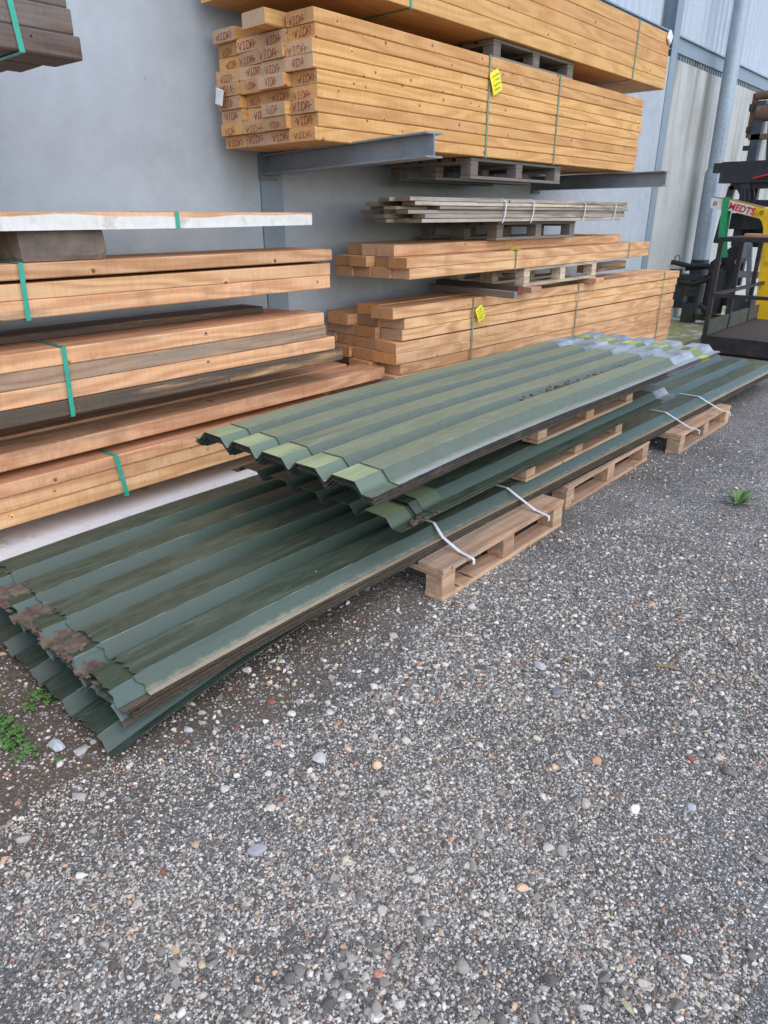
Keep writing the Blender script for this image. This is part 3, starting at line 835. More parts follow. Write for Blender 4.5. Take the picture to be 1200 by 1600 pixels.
# third bundle: orange squared beams, three rows
def stack(desc, x0, x1, y0, w, zrows, ncols, mats, group, jit=0.05, jx1=0.05, gapy=0.004, yaw0=0.0, skip=(), rolljit=0.0, bow=0.004, names=None, cat='timber', pivot=None, xoff=None, gapz=0.0022):
    names = names or (['front column'] + ['%s column from front' % ORD[i] for i in range(1, ncols-1)] + ['back column'])
    if ncols == 1: names = ['single row']
    R0 = len(zrows)-1
    for c in range(ncols):
        for r_ in range(R0):
            if (c, r_) in skip: continue
            top_i = R0-1-r_
            a0 = x0 + random.uniform(-jit, jit) + (xoff or {}).get((c, r_), 0)
            a1 = x1 + random.uniform(-jx1, jx1)
            yy = y0 + c*(w+gapy) + random.uniform(0, gapy)
            mm = mats[(c*7 + r_*3) % len(mats)] if isinstance(mats[0], list) else mats
            if isinstance(mm, list) and mm and isinstance(mm[0], list): mm = mm[0]
            o = board('timber_board', a0, a1, yy, yy+w, zrows[r_]+0.0006, zrows[r_+1]-gapz*random.uniform(0.5, 1.0), mm,
                      '%s, %s in the %s' % (desc, from_top(top_i, R0), names[c]) if ncols > 1 else '%s, %s' % (desc, from_top(top_i, R0)), group, cat, bow=bow, roll=random.uniform(-rolljit, rolljit))
            if pivot:
                px, py, ang = pivot
                Mx = Matrix.Translation((px, py, 0)) @ Matrix.Rotation(ang, 4, 'Z') @ Matrix.Translation((-px, -py, 0))
                o.matrix_world = Mx @ Matrix.Translation(o.location) @ o.rotation_euler.to_matrix().to_4x4()
LA = [[M['larch'], M['end_larch']]]
stack('squared orange beam in the middle bundle', 3.99, 8.27, 3.30, 0.165, [1.170, 1.245, 1.318], 4, LA, 'squared beams in the middle bundle', jit=0.05, jx1=0.03, gapy=0.012)
stack('squared orange beam on top of the middle bundle', 4.04, 7.80, 3.45, 0.165, [1.318, 1.400], 3, LA, 'squared beams in the middle bundle', jit=0.04, gapy=0.014,
      names=['frontmost place', 'middle place', 'rearmost place'])

# lowest bundle on the right, swung a few degrees
lz = [0.445 + 0.0855*i - 0.0855*4 for i in range(11)]
stack('rough plank of the lowest right bundle', 4.09, 9.22, 3.46, 0.232, lz, 4, [[M['larch'], M['end_larch']], [M['larch'], M['end_larch']], [M['larch_dusty'], M['end_larch']]], 'rough planks in the lowest right bundle',
      jit=0.07, jx1=0.04, gapy=0.016, rolljit=0.03, gapz=0.005, pivot=(4.09, 3.46, R(-2.2)), skip={(2,9),(3,9)}, bow=0.006)
for i, x in enumerate((4.7, 6.8, 8.8)):
    b = MB(); b.box(-0.06, 0.06, 0, 0.8, 0.006, 0.10, ch=0.006)
    tag(b.build('bearer', M['old_dark'], loc=(x, 3.42 - 0.038*(x-4.1), 0)), 'dark wooden bearer under the lowest right bundle, %s along' % ['nearest', 'middle', 'farthest'][i], 'bearer', 'bearers under the lowest right bundle')
# a cross plank behind, and the short board leaning on top of the lowest bundle
board('plank', 8.05, 9.15, 3.93, 4.05, 0.96, 1.055, [M['larch_stained'], M['end_larch']], 'reddish brown board lying at the back of the lowest right bundle', None, 'plank')

# weathered planks
OG = [[M['old_grey'], M['end_grey']]]
WY = [3.30, 3.43, 3.56, 3.69, 3.82]
wz = [1.545, 1.574, 1.603, 1.632, 1.657, 1.686, 1.714]
k = 0
for r_ in range(6):
    for c in range(5):
        x0 = [4.02, 4.16, 4.06, 4.30, 4.02][(2*c + r_) % 5] + random.uniform(-0.06, 0.12) + 0.03*c
        x1 = [7.40, 7.62, 7.5, 7.66, 7.52, 7.60][r_] + random.uniform(-0.14, 0.04)
        y0 = WY[c] + random.uniform(-0.008, 0.006) + (0.02 if r_ == 2 else 0)
        board('plank', x0, x1, y0, y0+0.115, wz[r_]+0.001, wz[r_+1]-random.uniform(0.001, 0.004), OG[0], 'weathered grey plank, %s in the %s of its bundle' % (from_top(5-r_, 6), ['front row', 'second row', 'middle row', 'fourth row', 'back row'][c]),
              'weathered grey planks', 'plank', yaw=random.uniform(-0.003, 0.003), ch=0.002)

# dark bars laid across the lowest bundle, ends towards the yard
def cross_bar(name, x, y0, y1, z0, z1, w, mats, label, cat, yaw=0.0):
    o = board(name, -(y1-y0)/2, (y1-y0)/2, -w/2, w/2, 0, z1-z0, mats, label, None, cat)
    o.location = (x, (y0+y1)/2, (z0+z1)/2); o.rotation_euler = (0, 0, -math.pi/2 + yaw)
cross_bar('bar', 5.17, 3.09, 4.05, 0.968, 1.022, 0.055, [M['old_dark'], M['steel']], 'blackened square bar across the lowest right bundle, pale end towards the yard', 'bar', R(-6))
cross_bar('bar', 5.42, 3.20, 4.15, 0.968, 1.040, 0.075, [M['larch_stained'], M['red_dull']], 'brown bar with a red painted end behind the blackened bar', 'bar', R(-6))

# left racks: three bundles and the white edged slab
LD = [M['larch_dusty'], M['end_larch']]; LG = [M['larch_grey'], M['end_grey']]; LS = [M['larch_stained'], M['end_dark']]; LL = [M['larch'], M['end_larch']]
def row(x1, y0, w, z0, z1, mats, label, group, x0=-2.3, yaw=0.0):
    return board('timber_board', x0, x1, y0, y0+w, z0, z1, mats, label, group, yaw=yaw, bow=0.004, ch=0.005)
G = 'thick boards in the upper left bundle'
row(3.235, 3.295, 0.40, 1.336, 1.402, LL, 'clean orange board on top of the upper left bundle', G)
row(3.22, 3.30, 0.40, 1.249, 1.320, LL, 'orange board with a dark knot in the middle of the upper left bundle', G)
row(3.215, 3.302, 0.40, 1.170, 1.248, LD, 'lowest orange board of the upper left bundle, under two others', G)
G = 'thick boards in the middle left bundle'
row(3.15, 3.295, 0.235, 0.948, 1.026, LD, 'dusty orange board, topmost at the front of the middle left bundle', G)
row(3.16, 3.300, 0.235, 0.868, 0.947, LG, 'greyed board second from the top in the middle left bundle', G)
row(3.235, 3.297, 0.235, 0.785, 0.867, LD, 'orange board third from the top in the middle left bundle', G)
row(3.315, 3.300, 0.235, 0.706, 0.782, LS, 'dark stained board at the bottom of the middle left bundle', G)
row(3.10, 3.545, 0.235, 0.948, 1.022, LD, 'orange board lying behind the topmost one of the middle left bundle', G)
row(3.10, 3.548, 0.235, 0.786, 0.946, LS, 'thick stained beam behind the front boards of the middle left bundle', G)
row(2.90, 3.60, 0.20, 1.024, 1.062, LS, 'brown board at the very back on the middle left bundle', G)
G = 'thick boards in the lowest left bundle'
row(3.73, 3.295, 0.235, 0.512, 0.592, LD, 'long orange board on top of the lowest left bundle, nearest the viewer', G, yaw=0)
row(3.20, 3.245, 0.25, 0.405, 0.470, LD, 'pale orange board third from the bottom in the lowest left bundle', G)
row(3.35, 3.26, 0.245, 0.330, 0.404, LL, 'orange board second from the bottom in the lowest left bundle', G)
row(3.30, 3.275, 0.245, 0.250, 0.326, LL, 'lowest orange board of the lowest left bundle, a dark mark on its face', G)
row(3.60, 3.545, 0.235, 0.512, 0.600, LD, 'orange board behind the long one on the lowest left bundle', G)
row(3.40, 3.530, 0.24, 0.330, 0.508, LD, 'dusty beam at the back of the lowest left bundle', G)
for x in (-0.6, 0.6):
    b = MB(); b.box(-0.03, 0.03, 0.17, 0.45, 0.471, 0.511); tag(b.build('batten', M['old_dark'], loc=(x, 3.27, 0)), 'thin spacer batten between the boards of the lowest left bundle', 'batten', 'spacer battens')
for x in (-0.6, 0.7):
    b = MB(); b.box(-0.05, 0.05, 0.15, 0.45, 0.601, 0.705, ch=0.004); tag(b.build('bearer', M['old_dark'], loc=(x, 3.27, 0)), 'dark bearer block between the lowest and middle left bundles', 'bearer', 'bearers between the left bundles')
for x in (-0.8, 0.6, 2.6):
    b = MB(); b.box(-0.05, 0.05, 0.24, 0.55, 0.007, 0.125, ch=0.004); tag(b.build('ground_bearer', M['old_dark'], loc=(x, 3.63, 0)), 'dark wooden bearer on the concrete under the lowest left bundle', 'bearer', 'bearers under the lowest left bundle')
# dark smudge on the lowest board: ink patch that belongs to the board
# white edged slab
def slab():
    t = tag(empty('timber_slab', (0, 3.30, 1.535)), 'thin timber slab with a whitewashed front edge on the concrete block', 'timber slab')
    b = MB()
    n = 60; v = []
    for i in range(n+1):
        x = -2.4 + (3.08+2.4)*i/n
        w1 = 0.006*math.sin(x*5.0) + 0.004*math.sin(x*13)
        cut = 0.0 if x < 2.25 else (x-2.25)*0.03
        v += [(x, 0, 0.0+cut*0.3), (x, 0, 0.022+w1*0.4), (x, -0.002, 0.058+w1), (x, 0.0, 0.075), (x, 0.42, 0.075), (x, 0.42, 0.0)]
    fw, fo = [], []
    for i in range(n):
        a, c = i*6, i*6+6
        fw += [(a+0, c+0, c+1, a+1), (a+1, c+1, c+2, a+2)]
        fo += [(a+2, c+2, c+3, a+3), (a+3, c+3, c+4, a+4), (a+4, c+4, c+5, a+5), (a+5, c+5, c+0, a+0)]
    fo += [(0,1,2,3,4,5), tuple(6*n+k for k in (5,4,3,2,1,0))]
    b0 = b.add(v, fw, 1); 
    b.f += [tuple(b0+i for i in f) for f in fo]; b.m += [0]*len(fo); b.sm += [False]*len(fo)
    b.build('slab_body', [M['larch_dusty'], M['whitewash']], t)
slab()
b = MB()  # the block's faces are broken and uneven
nx_, ny_, nz_ = 14, 10, 6
def block_pt(i, j, k):
    x, y, z = -0.205+0.41*i/nx_, 0.42*j/ny_, 0.128*k/nz_
    q = mn.noise_vector((x*19, y*19, z*19+4))*0.008 + mn.noise_vector((x*55, y*55, z*55))*0.003
    edge = (i in (0, nx_)) + (j in (0, ny_)) + (k in (0, nz_))
    sh = 0.006*max(0, edge-1)
    return (x*(1-sh*4) + q[0], y + (sh if j == 0 else 0) + q[1], min(0.128, max(0.0, z + q[2]*(0 < k < nz_))))
for a_ in range(6):
    na, nb = [(ny_, nz_), (ny_, nz_), (nx_, nz_), (nx_, nz_), (nx_, ny_), (nx_, ny_)][a_]
    fn = [lambda u, w: block_pt(0, u, w), lambda u, w: block_pt(nx_, u, w), lambda u, w: block_pt(u, 0, w), lambda u, w: block_pt(u, ny_, w), lambda u, w: block_pt(u, w, 0), lambda u, w: block_pt(u, w, nz_)][a_]
    v = [fn(u, w) for u in range(na+1) for w in range(nb+1)]
    b.add(v, [(u*(nb+1)+w, (u+1)*(nb+1)+w, (u+1)*(nb+1)+w+1, u*(nb+1)+w+1) for u in range(na) for w in range(nb)], 0, False)
tag(b.build('concrete_block', M['bearer'], loc=(1.57, 3.34, 1.405)), 'rough dark concrete block under the white edged slab', 'block')

# old dark timbers, top left
G = 'old dark timbers at the upper left'
for c in range(3):
    for r_ in range(4):
        if c in (1, 2) and r_ > 1: continue
        z0 = [2.210, 2.298, 2.392, 2.486][r_] - (0.0 if c == 0 else 0.0)
        x1 = [1.765, 1.752, 1.748, 1.78][r_] - 0.06*c + random.uniform(-0.015, 0.015)
        board('timber_board', -1.6, x1, 3.30+c*0.245, 3.30+c*0.245+0.24, z0, z0+[0.087, 0.093, 0.093, 0.09][r_], [M['old_dark'], M['end_dark']],
              'old dark timber, %s in the %s at the upper left' % (from_top(3-r_, 4), ['front column', 'middle column', 'back column'][c]), G, bow=0.003, ch=0.006)

def push_back(o, k):
    o.location = (o.location.x*k, o.location.y*k, 1.6 + (o.location.z-1.6)*k)
    o.scale = (k, k, k)
LEFT_K = 1.06
for o in list(COL.objects):
    if o.parent is not None: continue
    txt = (o.get('group') or '') + ' ' + (o.get('label') or '')
    if o.name.startswith(('timber_slab', 'concrete_block')) or (o.name.startswith(('timber_board', 'batten', 'bearer')) and 'left' in txt and 'upper left' not in txt.replace('upper left bundle', '')):
        push_back(o, 1.09 if 'lowest left bundle' in txt or 'long orange board' in txt else LEFT_K)

# ------------------------------------------------------------------ straps and tags
def loop_strap(x, y0, y1, z0, z1, mat, label, group, w=0.018, skew=0.0, cat='strap', top_extra=None, name='strap'):
    e = 0.0035; b = MB()
    pts = [(x, y0-e, z0-e), (x+skew*0.5, y0-e, (z0+z1)/2), (x+skew, y0-e, z1+e), (x+skew*1.5, (y0+y1)/2, z1+e+0.0006), (x+skew*2, y1+e, z1+e), (x+skew, y1+e, z0-e), (x, (y0+y1)/2, z0-e-0.0006), (x, y0-e, z0-e)]
    b.ribbon(pts, (1, 0, 0), w, 0.0012)
    return tag(b.build(name, mat), label, cat, group)
GS = 'green straps round the timber bundles'
loop_strap(4.88, 3.297, 4.19, 1.993, 2.648, M['sage'], 'dull green strap with a yellow tag round the red stamped stack', GS, 0.020)
loop_strap(5.915, 3.297, 4.19, 1.993, 2.648, M['sage'], 'dull green strap without a tag round the red stamped stack', GS, 0.020)
loop_strap(7.28, 3.297, 4.19, 2.774, 3.251, M['sage'], 'dull green strap near the far end of the high stack', GS, 0.022, skew=0.02)
loop_strap(3.98, 3.297, 4.19, 2.774, 3.251, M['teal'], 'teal strap near the left end of the high stack', GS, 0.018)
loop_strap(5.42, 3.297, 4.19, 1.168, 1.320, M['sage'], 'green strap with a yellow tag round the middle bundle', GS, 0.016)
loop_strap(7.72, 3.297, 4.19, 1.168, 1.320, M['sage'], 'green strap at the far end of the middle bundle', GS, 0.016)
loop_strap(1.325, 3.291, 3.70, 1.168, 1.404, M['teal'], 'teal strap round the upper left bundle', GS, 0.022, skew=0.012)
loop_strap(1.445, 3.291, 3.78, 0.704, 1.028, M['teal'], 'teal strap round the middle left bundle', GS, 0.022, skew=0.012)
loop_strap(1.63, 3.240, 3.78, 0.248, 0.472, M['teal'], 'teal strap round the lowest left bundle', GS, 0.022, skew=-0.03)
loop_strap(2.15, 3.296, 3.722, 1.534, 1.611, M['teal'], 'short teal strap round the white edged slab', GS, 0.022)
loop_strap(1.51, 3.296, 4.03, 2.208, 2.580, M['teal'], 'teal strap round the old dark timbers', GS, 0.024, skew=-0.03)
def low_strap(xx, label, w=0.018):
    t = math.tan(R(-2.2)); y = 3.46 + (xx-4.09)*t
    return loop_strap(xx, y-0.004, y+0.97, 0.10, 0.962, M['sage'], label, GS, w)
low_strap(5.0, 'green strap with a yellow tag round the lowest right bundle')
low_strap(6.75, 'green strap round the middle of the lowest right bundle')
low_strap(8.80, 'green strap at the far end of the lowest right bundle')
GWS = 'white straps round the weathered planks'
for i, x in enumerate((5.18, 5.62, 6.56, 7.22)):
    y0 = 3.285; b = MB()
    b.ribbon([(x-0.03, y0-0.004, 1.535), (x, y0-0.006, 1.60), (x+0.01, y0-0.006, 1.685), (x-0.02, y0+0.02, 1.717), (x-0.12, y0+0.25, 1.728), (x-0.2, y0+0.62, 1.720)], (1, 0.1, 0), 0.017)
    tag(b.build('strap', M['strap_white']), 'white strap over the weathered planks, %s of four' % ['nearest', 'second', 'third', 'farthest'][i], 'strap', GWS)

for o in list(COL.objects):
    if o.name.startswith('strap') and ('left bundle' in o.get('label', '') or 'white edged' in o.get('label', '')): push_back(o, 1.09 if 'lowest left' in o['label'] else LEFT_K)
def tag_card(loc, rot, w, h, label, seed):
    r = random.Random(seed)
    t = tag(empty('tag_card', loc), label, 'tag', 'yellow tags on the timber bundles')
    t.rotation_euler = rot
    b = MB()
    # card in the XZ plane, top edge centre at the origin, corners clipped, slightly curled
    n = 6; v = []
    for i in range(n+1):
        s = i/n; z = -h*s; wc = w/2 - (0.012*(1-s/0.17) if s < 0.17 else 0)
        for k in range(4):
            xx = -wc + 2*wc*k/3
            v.append((xx, -0.010*math.sin(s*2.2) - 0.004*math.cos(xx*30), z))
    v2 = [(x, y+0.0012, z) for x, y, z in v]; N = len(v); f = []
    for i in range(n):
        for k in range(3):
            a = i*4+k; f += [(a, a+1, a+5, a+4), (N+a, N+a+4, N+a+5, N+a+1)]
    f += [(k, N+k, N+k+1, k+1) for k in range(3)] + [(n*4+k, n*4+k+1, N+n*4+k+1, N+n*4+k) for k in range(3)]
    f += [(i*4, (i+1)*4, N+(i+1)*4, N+i*4) for i in range(n)] + [(i*4+3, N+i*4+3, N+(i+1)*4+3, (i+1)*4+3) for i in range(n)]
    b.add(v + v2, f)
    b.build('card', M['tag_yellow'], t)
    b = MB()
    for line in range(4):
        z = -h*(0.22 + 0.19*line); x = -w*0.34
        y = lambda zz: -0.010*math.sin(-zz/h*2.2) - 0.0065
        while x < w*(0.30 - 0.12*(line == 3)):
            l = r.uniform(0.006, 0.014)
            pts = [(x + l*q/4, y(z), z + r.uniform(-0.008, 0.008)) for q in range(5)]
            b.tube(pts, 0.0010, 4)
            x += l + r.uniform(0.003, 0.007)
    b.build('handwriting', M['ink'], t)
    return t
tag_card((4.91, 3.283, 2.555), (0, R(-24), 0), 0.125, 0.145, 'yellow tag hanging on the red stamped stack', 3)
tag_card((5.40, 3.27, 1.345), (R(62), R(8), R(5)), 0.125, 0.145, 'yellow tag lying bent over the edge of the middle bundle', 5)
tag_card((5.05, 3.405, 0.885), (0, R(-24), R(-3)), 0.10, 0.12, 'yellow tag hanging on the lowest right bundle', 8)
b = MB(); b.box(-0.05, 0.05, -0.012, 0.012, -0.05, 0.05, ch=0.01)
tag(b.build('plastic_wrap', M['paper'], loc=(8.0, 3.285, 3.215), rot=(0, 0.5, 0)), 'scrap of white plastic on the far upper corner of the high stack', 'plastic scrap')
b = MB(); b.box(-0.006, 0.006, -0.035, 0.035, -0.045, 0.045, ch=0.004)
tag(b.build('paper_label', M['paper'], loc=(3.09, 4.12, 2.28), rot=(0.3, 0, 0)), 'small white paper label at the back edge of the red stamped ends', 'label')

# ------------------------------------------------------------------ pallets
def pallet(loc, label, mat, L=1.2, W=0.8, H=0.144, rz=0.0, rx=0.0, group='wooden pallets', ry=0.0):
    t = tag(empty('pallet', loc, rz), label, 'pallet', group)
    t.rotation_euler = (rx, ry, rz)
    sb, st = 0.022*H/0.144, 0.022*H/0.144
    zb = sb; zt = H - 2*st
    for y0, w in ((0, 0.10), (W/2-0.0725, 0.145), (W-0.10, 0.10)):
        b = MB(); b.box(0, L, y0, y0+w, 0, sb-0.0005, ch=0.002); b.build('bottom_board', mat, t)
        for x0 in (0.0, L/2-0.05, L-0.10):
            b = MB(); b.box(x0+0.002, x0+0.098, y0+0.002, y0+w-0.002, zb, zt-0.0005, ch=0.003); b.build('block', mat, t)
    for x0 in (0.0, L/2-0.05, L-0.10):
        b = MB(); b.box(x0, x0+0.10, 0.004, W-0.004, zt, zt+st-0.0005, ch=0.002); b.build('stringer_board', mat, t)
    gap = (W - 2*0.145 - 0.145 - 2*0.10)/4
    y = 0
    for w in (0.145, 0.10, 0.145, 0.10, 0.145):
        b = MB(); b.box(random.uniform(-0.003, 0.003), L+random.uniform(-0.003, 0.003), y, y+w, zt+st, H, ch=0.002); b.build('deck_board', mat, t)
        y += w + gap
    return t
pallet((2.185, 1.585, 0.002), 'pale pallet on the gravel with two white straps on its edge', M['pallet_new'], 1.10, 1.1, 0.158)
pallet((3.50, 1.675, 0.002), 'brown pallet under the sheets between two pale pallets', M['pallet_new'], 1.2, 1.0, 0.144)
pallet((4.97, 1.555, 0.002), 'pale pallet on the gravel farthest along the lowest sheets', M['pallet_new'], 1.12, 1.1, 0.150)
pallet((3.16, 1.760, 0.254), 'pallet squeezed between the lowest and middle sheet stacks', M['pallet_new'], 1.23, 0.8, 0.128)
pallet((3.22, 1.742, 0.460), 'pallet squeezed between the middle and upper sheet stacks', M['pallet_new'], 1.23, 0.8, 0.132)
pallet((4.98, 3.34, 2.650), 'grey pallet between the high stack and the red stamped stack', M['pallet_old'], 1.22, 0.8, 0.122)
pallet((4.76, 3.34, 1.848), 'grey pallet hanging under the red stamped stack', M['pallet_old'], 1.38, 0.8, 0.144)
pallet((5.20, 3.36, 1.402), 'grey pallet under the weathered planks', M['pallet_old'], 1.35, 0.8, 0.140)
pallet((5.60, 3.31, 1.010), 'bleached white pallet under the middle bundle', M['pallet_white'], 1.41, 0.8, 0.158)
board('bearer', 5.62, 5.80, 3.24, 4.0, 0.962, 1.008, [M['larch_dusty'], M['end_larch']], 'short wood block under the left end of the bleached pallet', 'blocks under the bleached pallet', 'block')
board('bearer', 6.86, 7.03, 3.23, 4.0, 0.962, 1.008, [M['larch_dusty'], M['end_larch']], 'short wood block under the right end of the bleached pallet', 'blocks under the bleached pallet', 'block')

# ------------------------------------------------------------------ profiled roofing sheets
def profile(first_flange, slope, crest, valley, depth, nribs, last):
    """list of (y, z) across the sheet, front edge at y = 0"""
    p = [(0.0, 0.0), (first_flange, 0.0)]
    y = first_flange
    for k in range(nribs):
        y += slope; p.append((y, depth))
        y += crest; p.append((y, depth))
        if k == nribs-1 and last == 'crest': break
        y += slope; p.append((y, 0.0))
        y += valley if k < nribs-1 else first_flange
        p.append((y, 0.0))
    return p
def sheet(parent_xy, yaw, x0, x1, zfun, prof, mat, label, group, dy=0.0, ragged=0.0, seed=0):
    r = random.Random(seed)
    th = 0.0020; L = x1-x0
    nseg = max(10, int(L/0.12))
    # finer steps near the near end for the ragged cut
    pm = max(z for y, z in prof); p2 = []; bend = []
    for q, (a0, b0) in enumerate(prof):
        if b0 == pm and 0 < q < len(prof)-1:
            (ya, za), (yb, zb_) = prof[q-1], prof[q+1]
            for (yo, zo) in ((ya, za), (yb, zb_)):
                l = math.hypot(yo-a0, zo-b0); p2.append((a0+(yo-a0)/l*0.0011, b0+(zo-b0)/l*0.0011))
            bend.append(len(p2)-2)
        else: p2.append((a0, b0))
    bend = {p2[q] for q in bend}
    prof = p2
    if ragged > 0.005:
        pp = []
        for (a0, b0), (a1, b1) in zip(prof, prof[1:]):
            k_ = max(1, int(math.hypot(a1-a0, b1-b0)/0.016))
            pp += [(a0+(a1-a0)*q/k_, b0+(b1-b0)*q/k_) for q in range(k_)]
        prof = pp + [prof[-1]]
    v = []; n = len(prof)
    ts = [0.0, 0.012/L, 0.03/L, 0.06/L] + [q/nseg for q in range(1, nseg+1)]
    nseg = len(ts)-1
    ends0 = [r.uniform(-ragged, ragged) for _ in prof]; ends1 = [r.uniform(-ragged, ragged)*0.5 for _ in prof]
    ph = r.uniform(0, 6)
    for i in range(nseg+1):
        s = ts[i]
        for j, (y, z) in enumerate(prof):
            xx = L*s + (ends0[j] if i == 0 else 0) + (ends1[j] if i == nseg else 0)
            zz = z + zfun(x0+L*s) + 0.0011*math.sin(9*s+ph) + 0.0008*math.sin(23*s+2*ph)
            yw = y + 0.0015*math.sin(7*s+ph)
            v.append((xx, yw, zz))
    top = len(v)
    v += [(a, b_, c-th) for a, b_, c in v]
    f, m = [], []
    for i in range(nseg):
        for j in range(n-1):
            a = i*n+j
            f.append((a, a+n, a+n+1, a+1)); m.append(2 if prof[j] in bend else 0)
            f.append((top+a, top+a+1, top+a+n+1, top+a+n)); m.append(0)
        f.append((i*n, top+i*n, top+(i+1)*n, (i+1)*n)); m.append(1)
        e = i*n+n-1; f.append((e, e+n, top+e+n, top+e)); m.append(1)
    for j in range(n-1):
        f.append((j, j+1, top+j+1, top+j)); m.append(1)
        e = nseg*n+j; f.append((e, top+e, top+e+1, e+1)); m.append(1)
    b = MB(); b.v = v; b.f = f; b.m = m; b.sm = [False]*len(f)
    px, py = parent_xy
    c, s_ = math.cos(yaw), math.sin(yaw)
    lx, ly = x0-px, dy
    o = b.build('roofing_sheet', [mat, M['sheet_edge'], M['sheet_bend']], loc=(px + lx*c - ly*s_, py + lx*s_ + ly*c, 0.0), rot=(0, 0, yaw))
    return tag(o, label, 'roofing sheet', group)

P_LOW = profile(0.030, 0.046, 0.140, 0.024, 0.045, 5, 'crest')
P_TOP = profile(0.052, 0.042, 0.122, 0.010, 0.042, 5, 'flange')
# lowest stack: nine sheets
NLOW = 8
for i in range(NLOW):                        # i = 0 lowest
    zb = 0.152 + 0.0072*i
    def zf(x, i=i, zb=zb):
        d = max(0.0, (1.75-x)/1.05)
        drop = (zb - (0.022 if i == 0 else 0.103 + 0.0098*i))
        return zb - max(0.0, drop)*min(1.0, d)**1.6 - (9.0*max(0.0, 0.785-x)**2 if i == 1 else 0.0)
    top = (i == NLOW-1)
    x0 = 0.855 if top else (0.70 if i == 0 else [0, 0.752, 0.80, 0.79, 0.81, 0.785, 0.757][i] + random.uniform(-0.01, 0.01))
    ti = NLOW-1-i
    lab = {0: 'dark green profiled sheet on top of the lowest stack, ragged near edge', NLOW-1: 'bottom sheet of the lowest stack, its near corner touching the ground'}.get(ti, 'green profiled sheet, %s in the lowest stack' % from_top(ti, NLOW))
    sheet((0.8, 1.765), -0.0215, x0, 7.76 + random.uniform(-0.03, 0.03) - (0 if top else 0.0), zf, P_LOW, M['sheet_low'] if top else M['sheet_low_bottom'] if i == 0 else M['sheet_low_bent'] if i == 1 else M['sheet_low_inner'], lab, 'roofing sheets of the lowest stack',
          dy=0.0 if top else random.uniform(-0.0015, 0.0015), ragged=0.012 if top else 0.006, seed=20+i)
# middle stack: five sheets
for i in range(5):
    zb = 0.3785 + 0.0058*i
    ti = 4-i
    x0 = [2.03, 2.17, 2.19, 2.18, 2.235][i]; x1 = [5.12, 5.0, 5.06, 5.02, 5.10][i]
    zf = lambda x, zb=zb: zb - 0.010*max(0.0, (3.1-x))**1.5
    lab = ['bottom sheet of the middle stack, its faded yellow near corner exposed', '', '', '', 'dark green sheet on top of the middle stack, silvery far end'][i] or 'green profiled sheet, %s in the middle stack' % from_top(ti, 5)
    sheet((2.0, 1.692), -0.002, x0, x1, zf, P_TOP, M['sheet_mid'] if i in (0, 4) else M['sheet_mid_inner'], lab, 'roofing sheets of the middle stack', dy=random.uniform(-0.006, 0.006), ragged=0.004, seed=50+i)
# upper stack: eight sheets
NT_ = 10
for i in range(NT_):
    zb = 0.593 + 0.0056*i
    ti = NT_-1-i
    if ti == 0: x0, x1 = 1.945, 5.15
    elif ti == 1: x0, x1 = 1.79, 5.33
    else: x0, x1 = 1.80 + random.uniform(-0.008, 0.02), 5.74 + random.uniform(-0.05, 0.03)
    if ti == NT_-1: x0 = 1.83
    zf = lambda x, zb=zb: zb - 0.020*max(0.0, (2.9-x))**1.6
    lab = {0: 'dusty green sheet on top of the upper stack', 1: 'second sheet of the upper stack, yellowed strip showing at its near end'}.get(ti, 'green profiled sheet, %s in the upper stack' % from_top(ti, NT_))
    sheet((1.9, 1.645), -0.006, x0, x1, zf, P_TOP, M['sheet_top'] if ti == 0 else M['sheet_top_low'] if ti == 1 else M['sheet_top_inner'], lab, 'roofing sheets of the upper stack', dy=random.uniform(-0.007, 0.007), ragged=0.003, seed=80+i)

# white straps over the lowest stack
def band(pts, label):
    b = MB(); b.ribbon(pts, (1, 0, 0), 0.018, 0.0014)
    tag(b.build('strap', M['strap_white']), label, 'strap', 'white straps over the lowest sheets')
def over(xa, xb, label):
    yf = 1.765 - 0.0215*(xb-0.8)
    band([(xa, yf+0.23, 0.2545), (xa, yf+0.075, 0.2555), (xb, yf-0.002, 0.214), (xb, yf-0.10, 0.172), (xb, yf-0.172, 0.1615), (xb, yf-0.181, 0.158), (xb, yf-0.182, 0.135)], label)
over(2.40, 2.37, 'white strap over the lowest sheets to the near pallet, nearer one')
over(3.02, 3.03, 'white strap over the lowest sheets to the near pallet, farther one')
over(5.12, 5.14, 'white strap over the lowest sheets to the far pallet, nearer one')
over(5.78, 5.80, 'white strap over the lowest sheets to the far pallet, farther one')

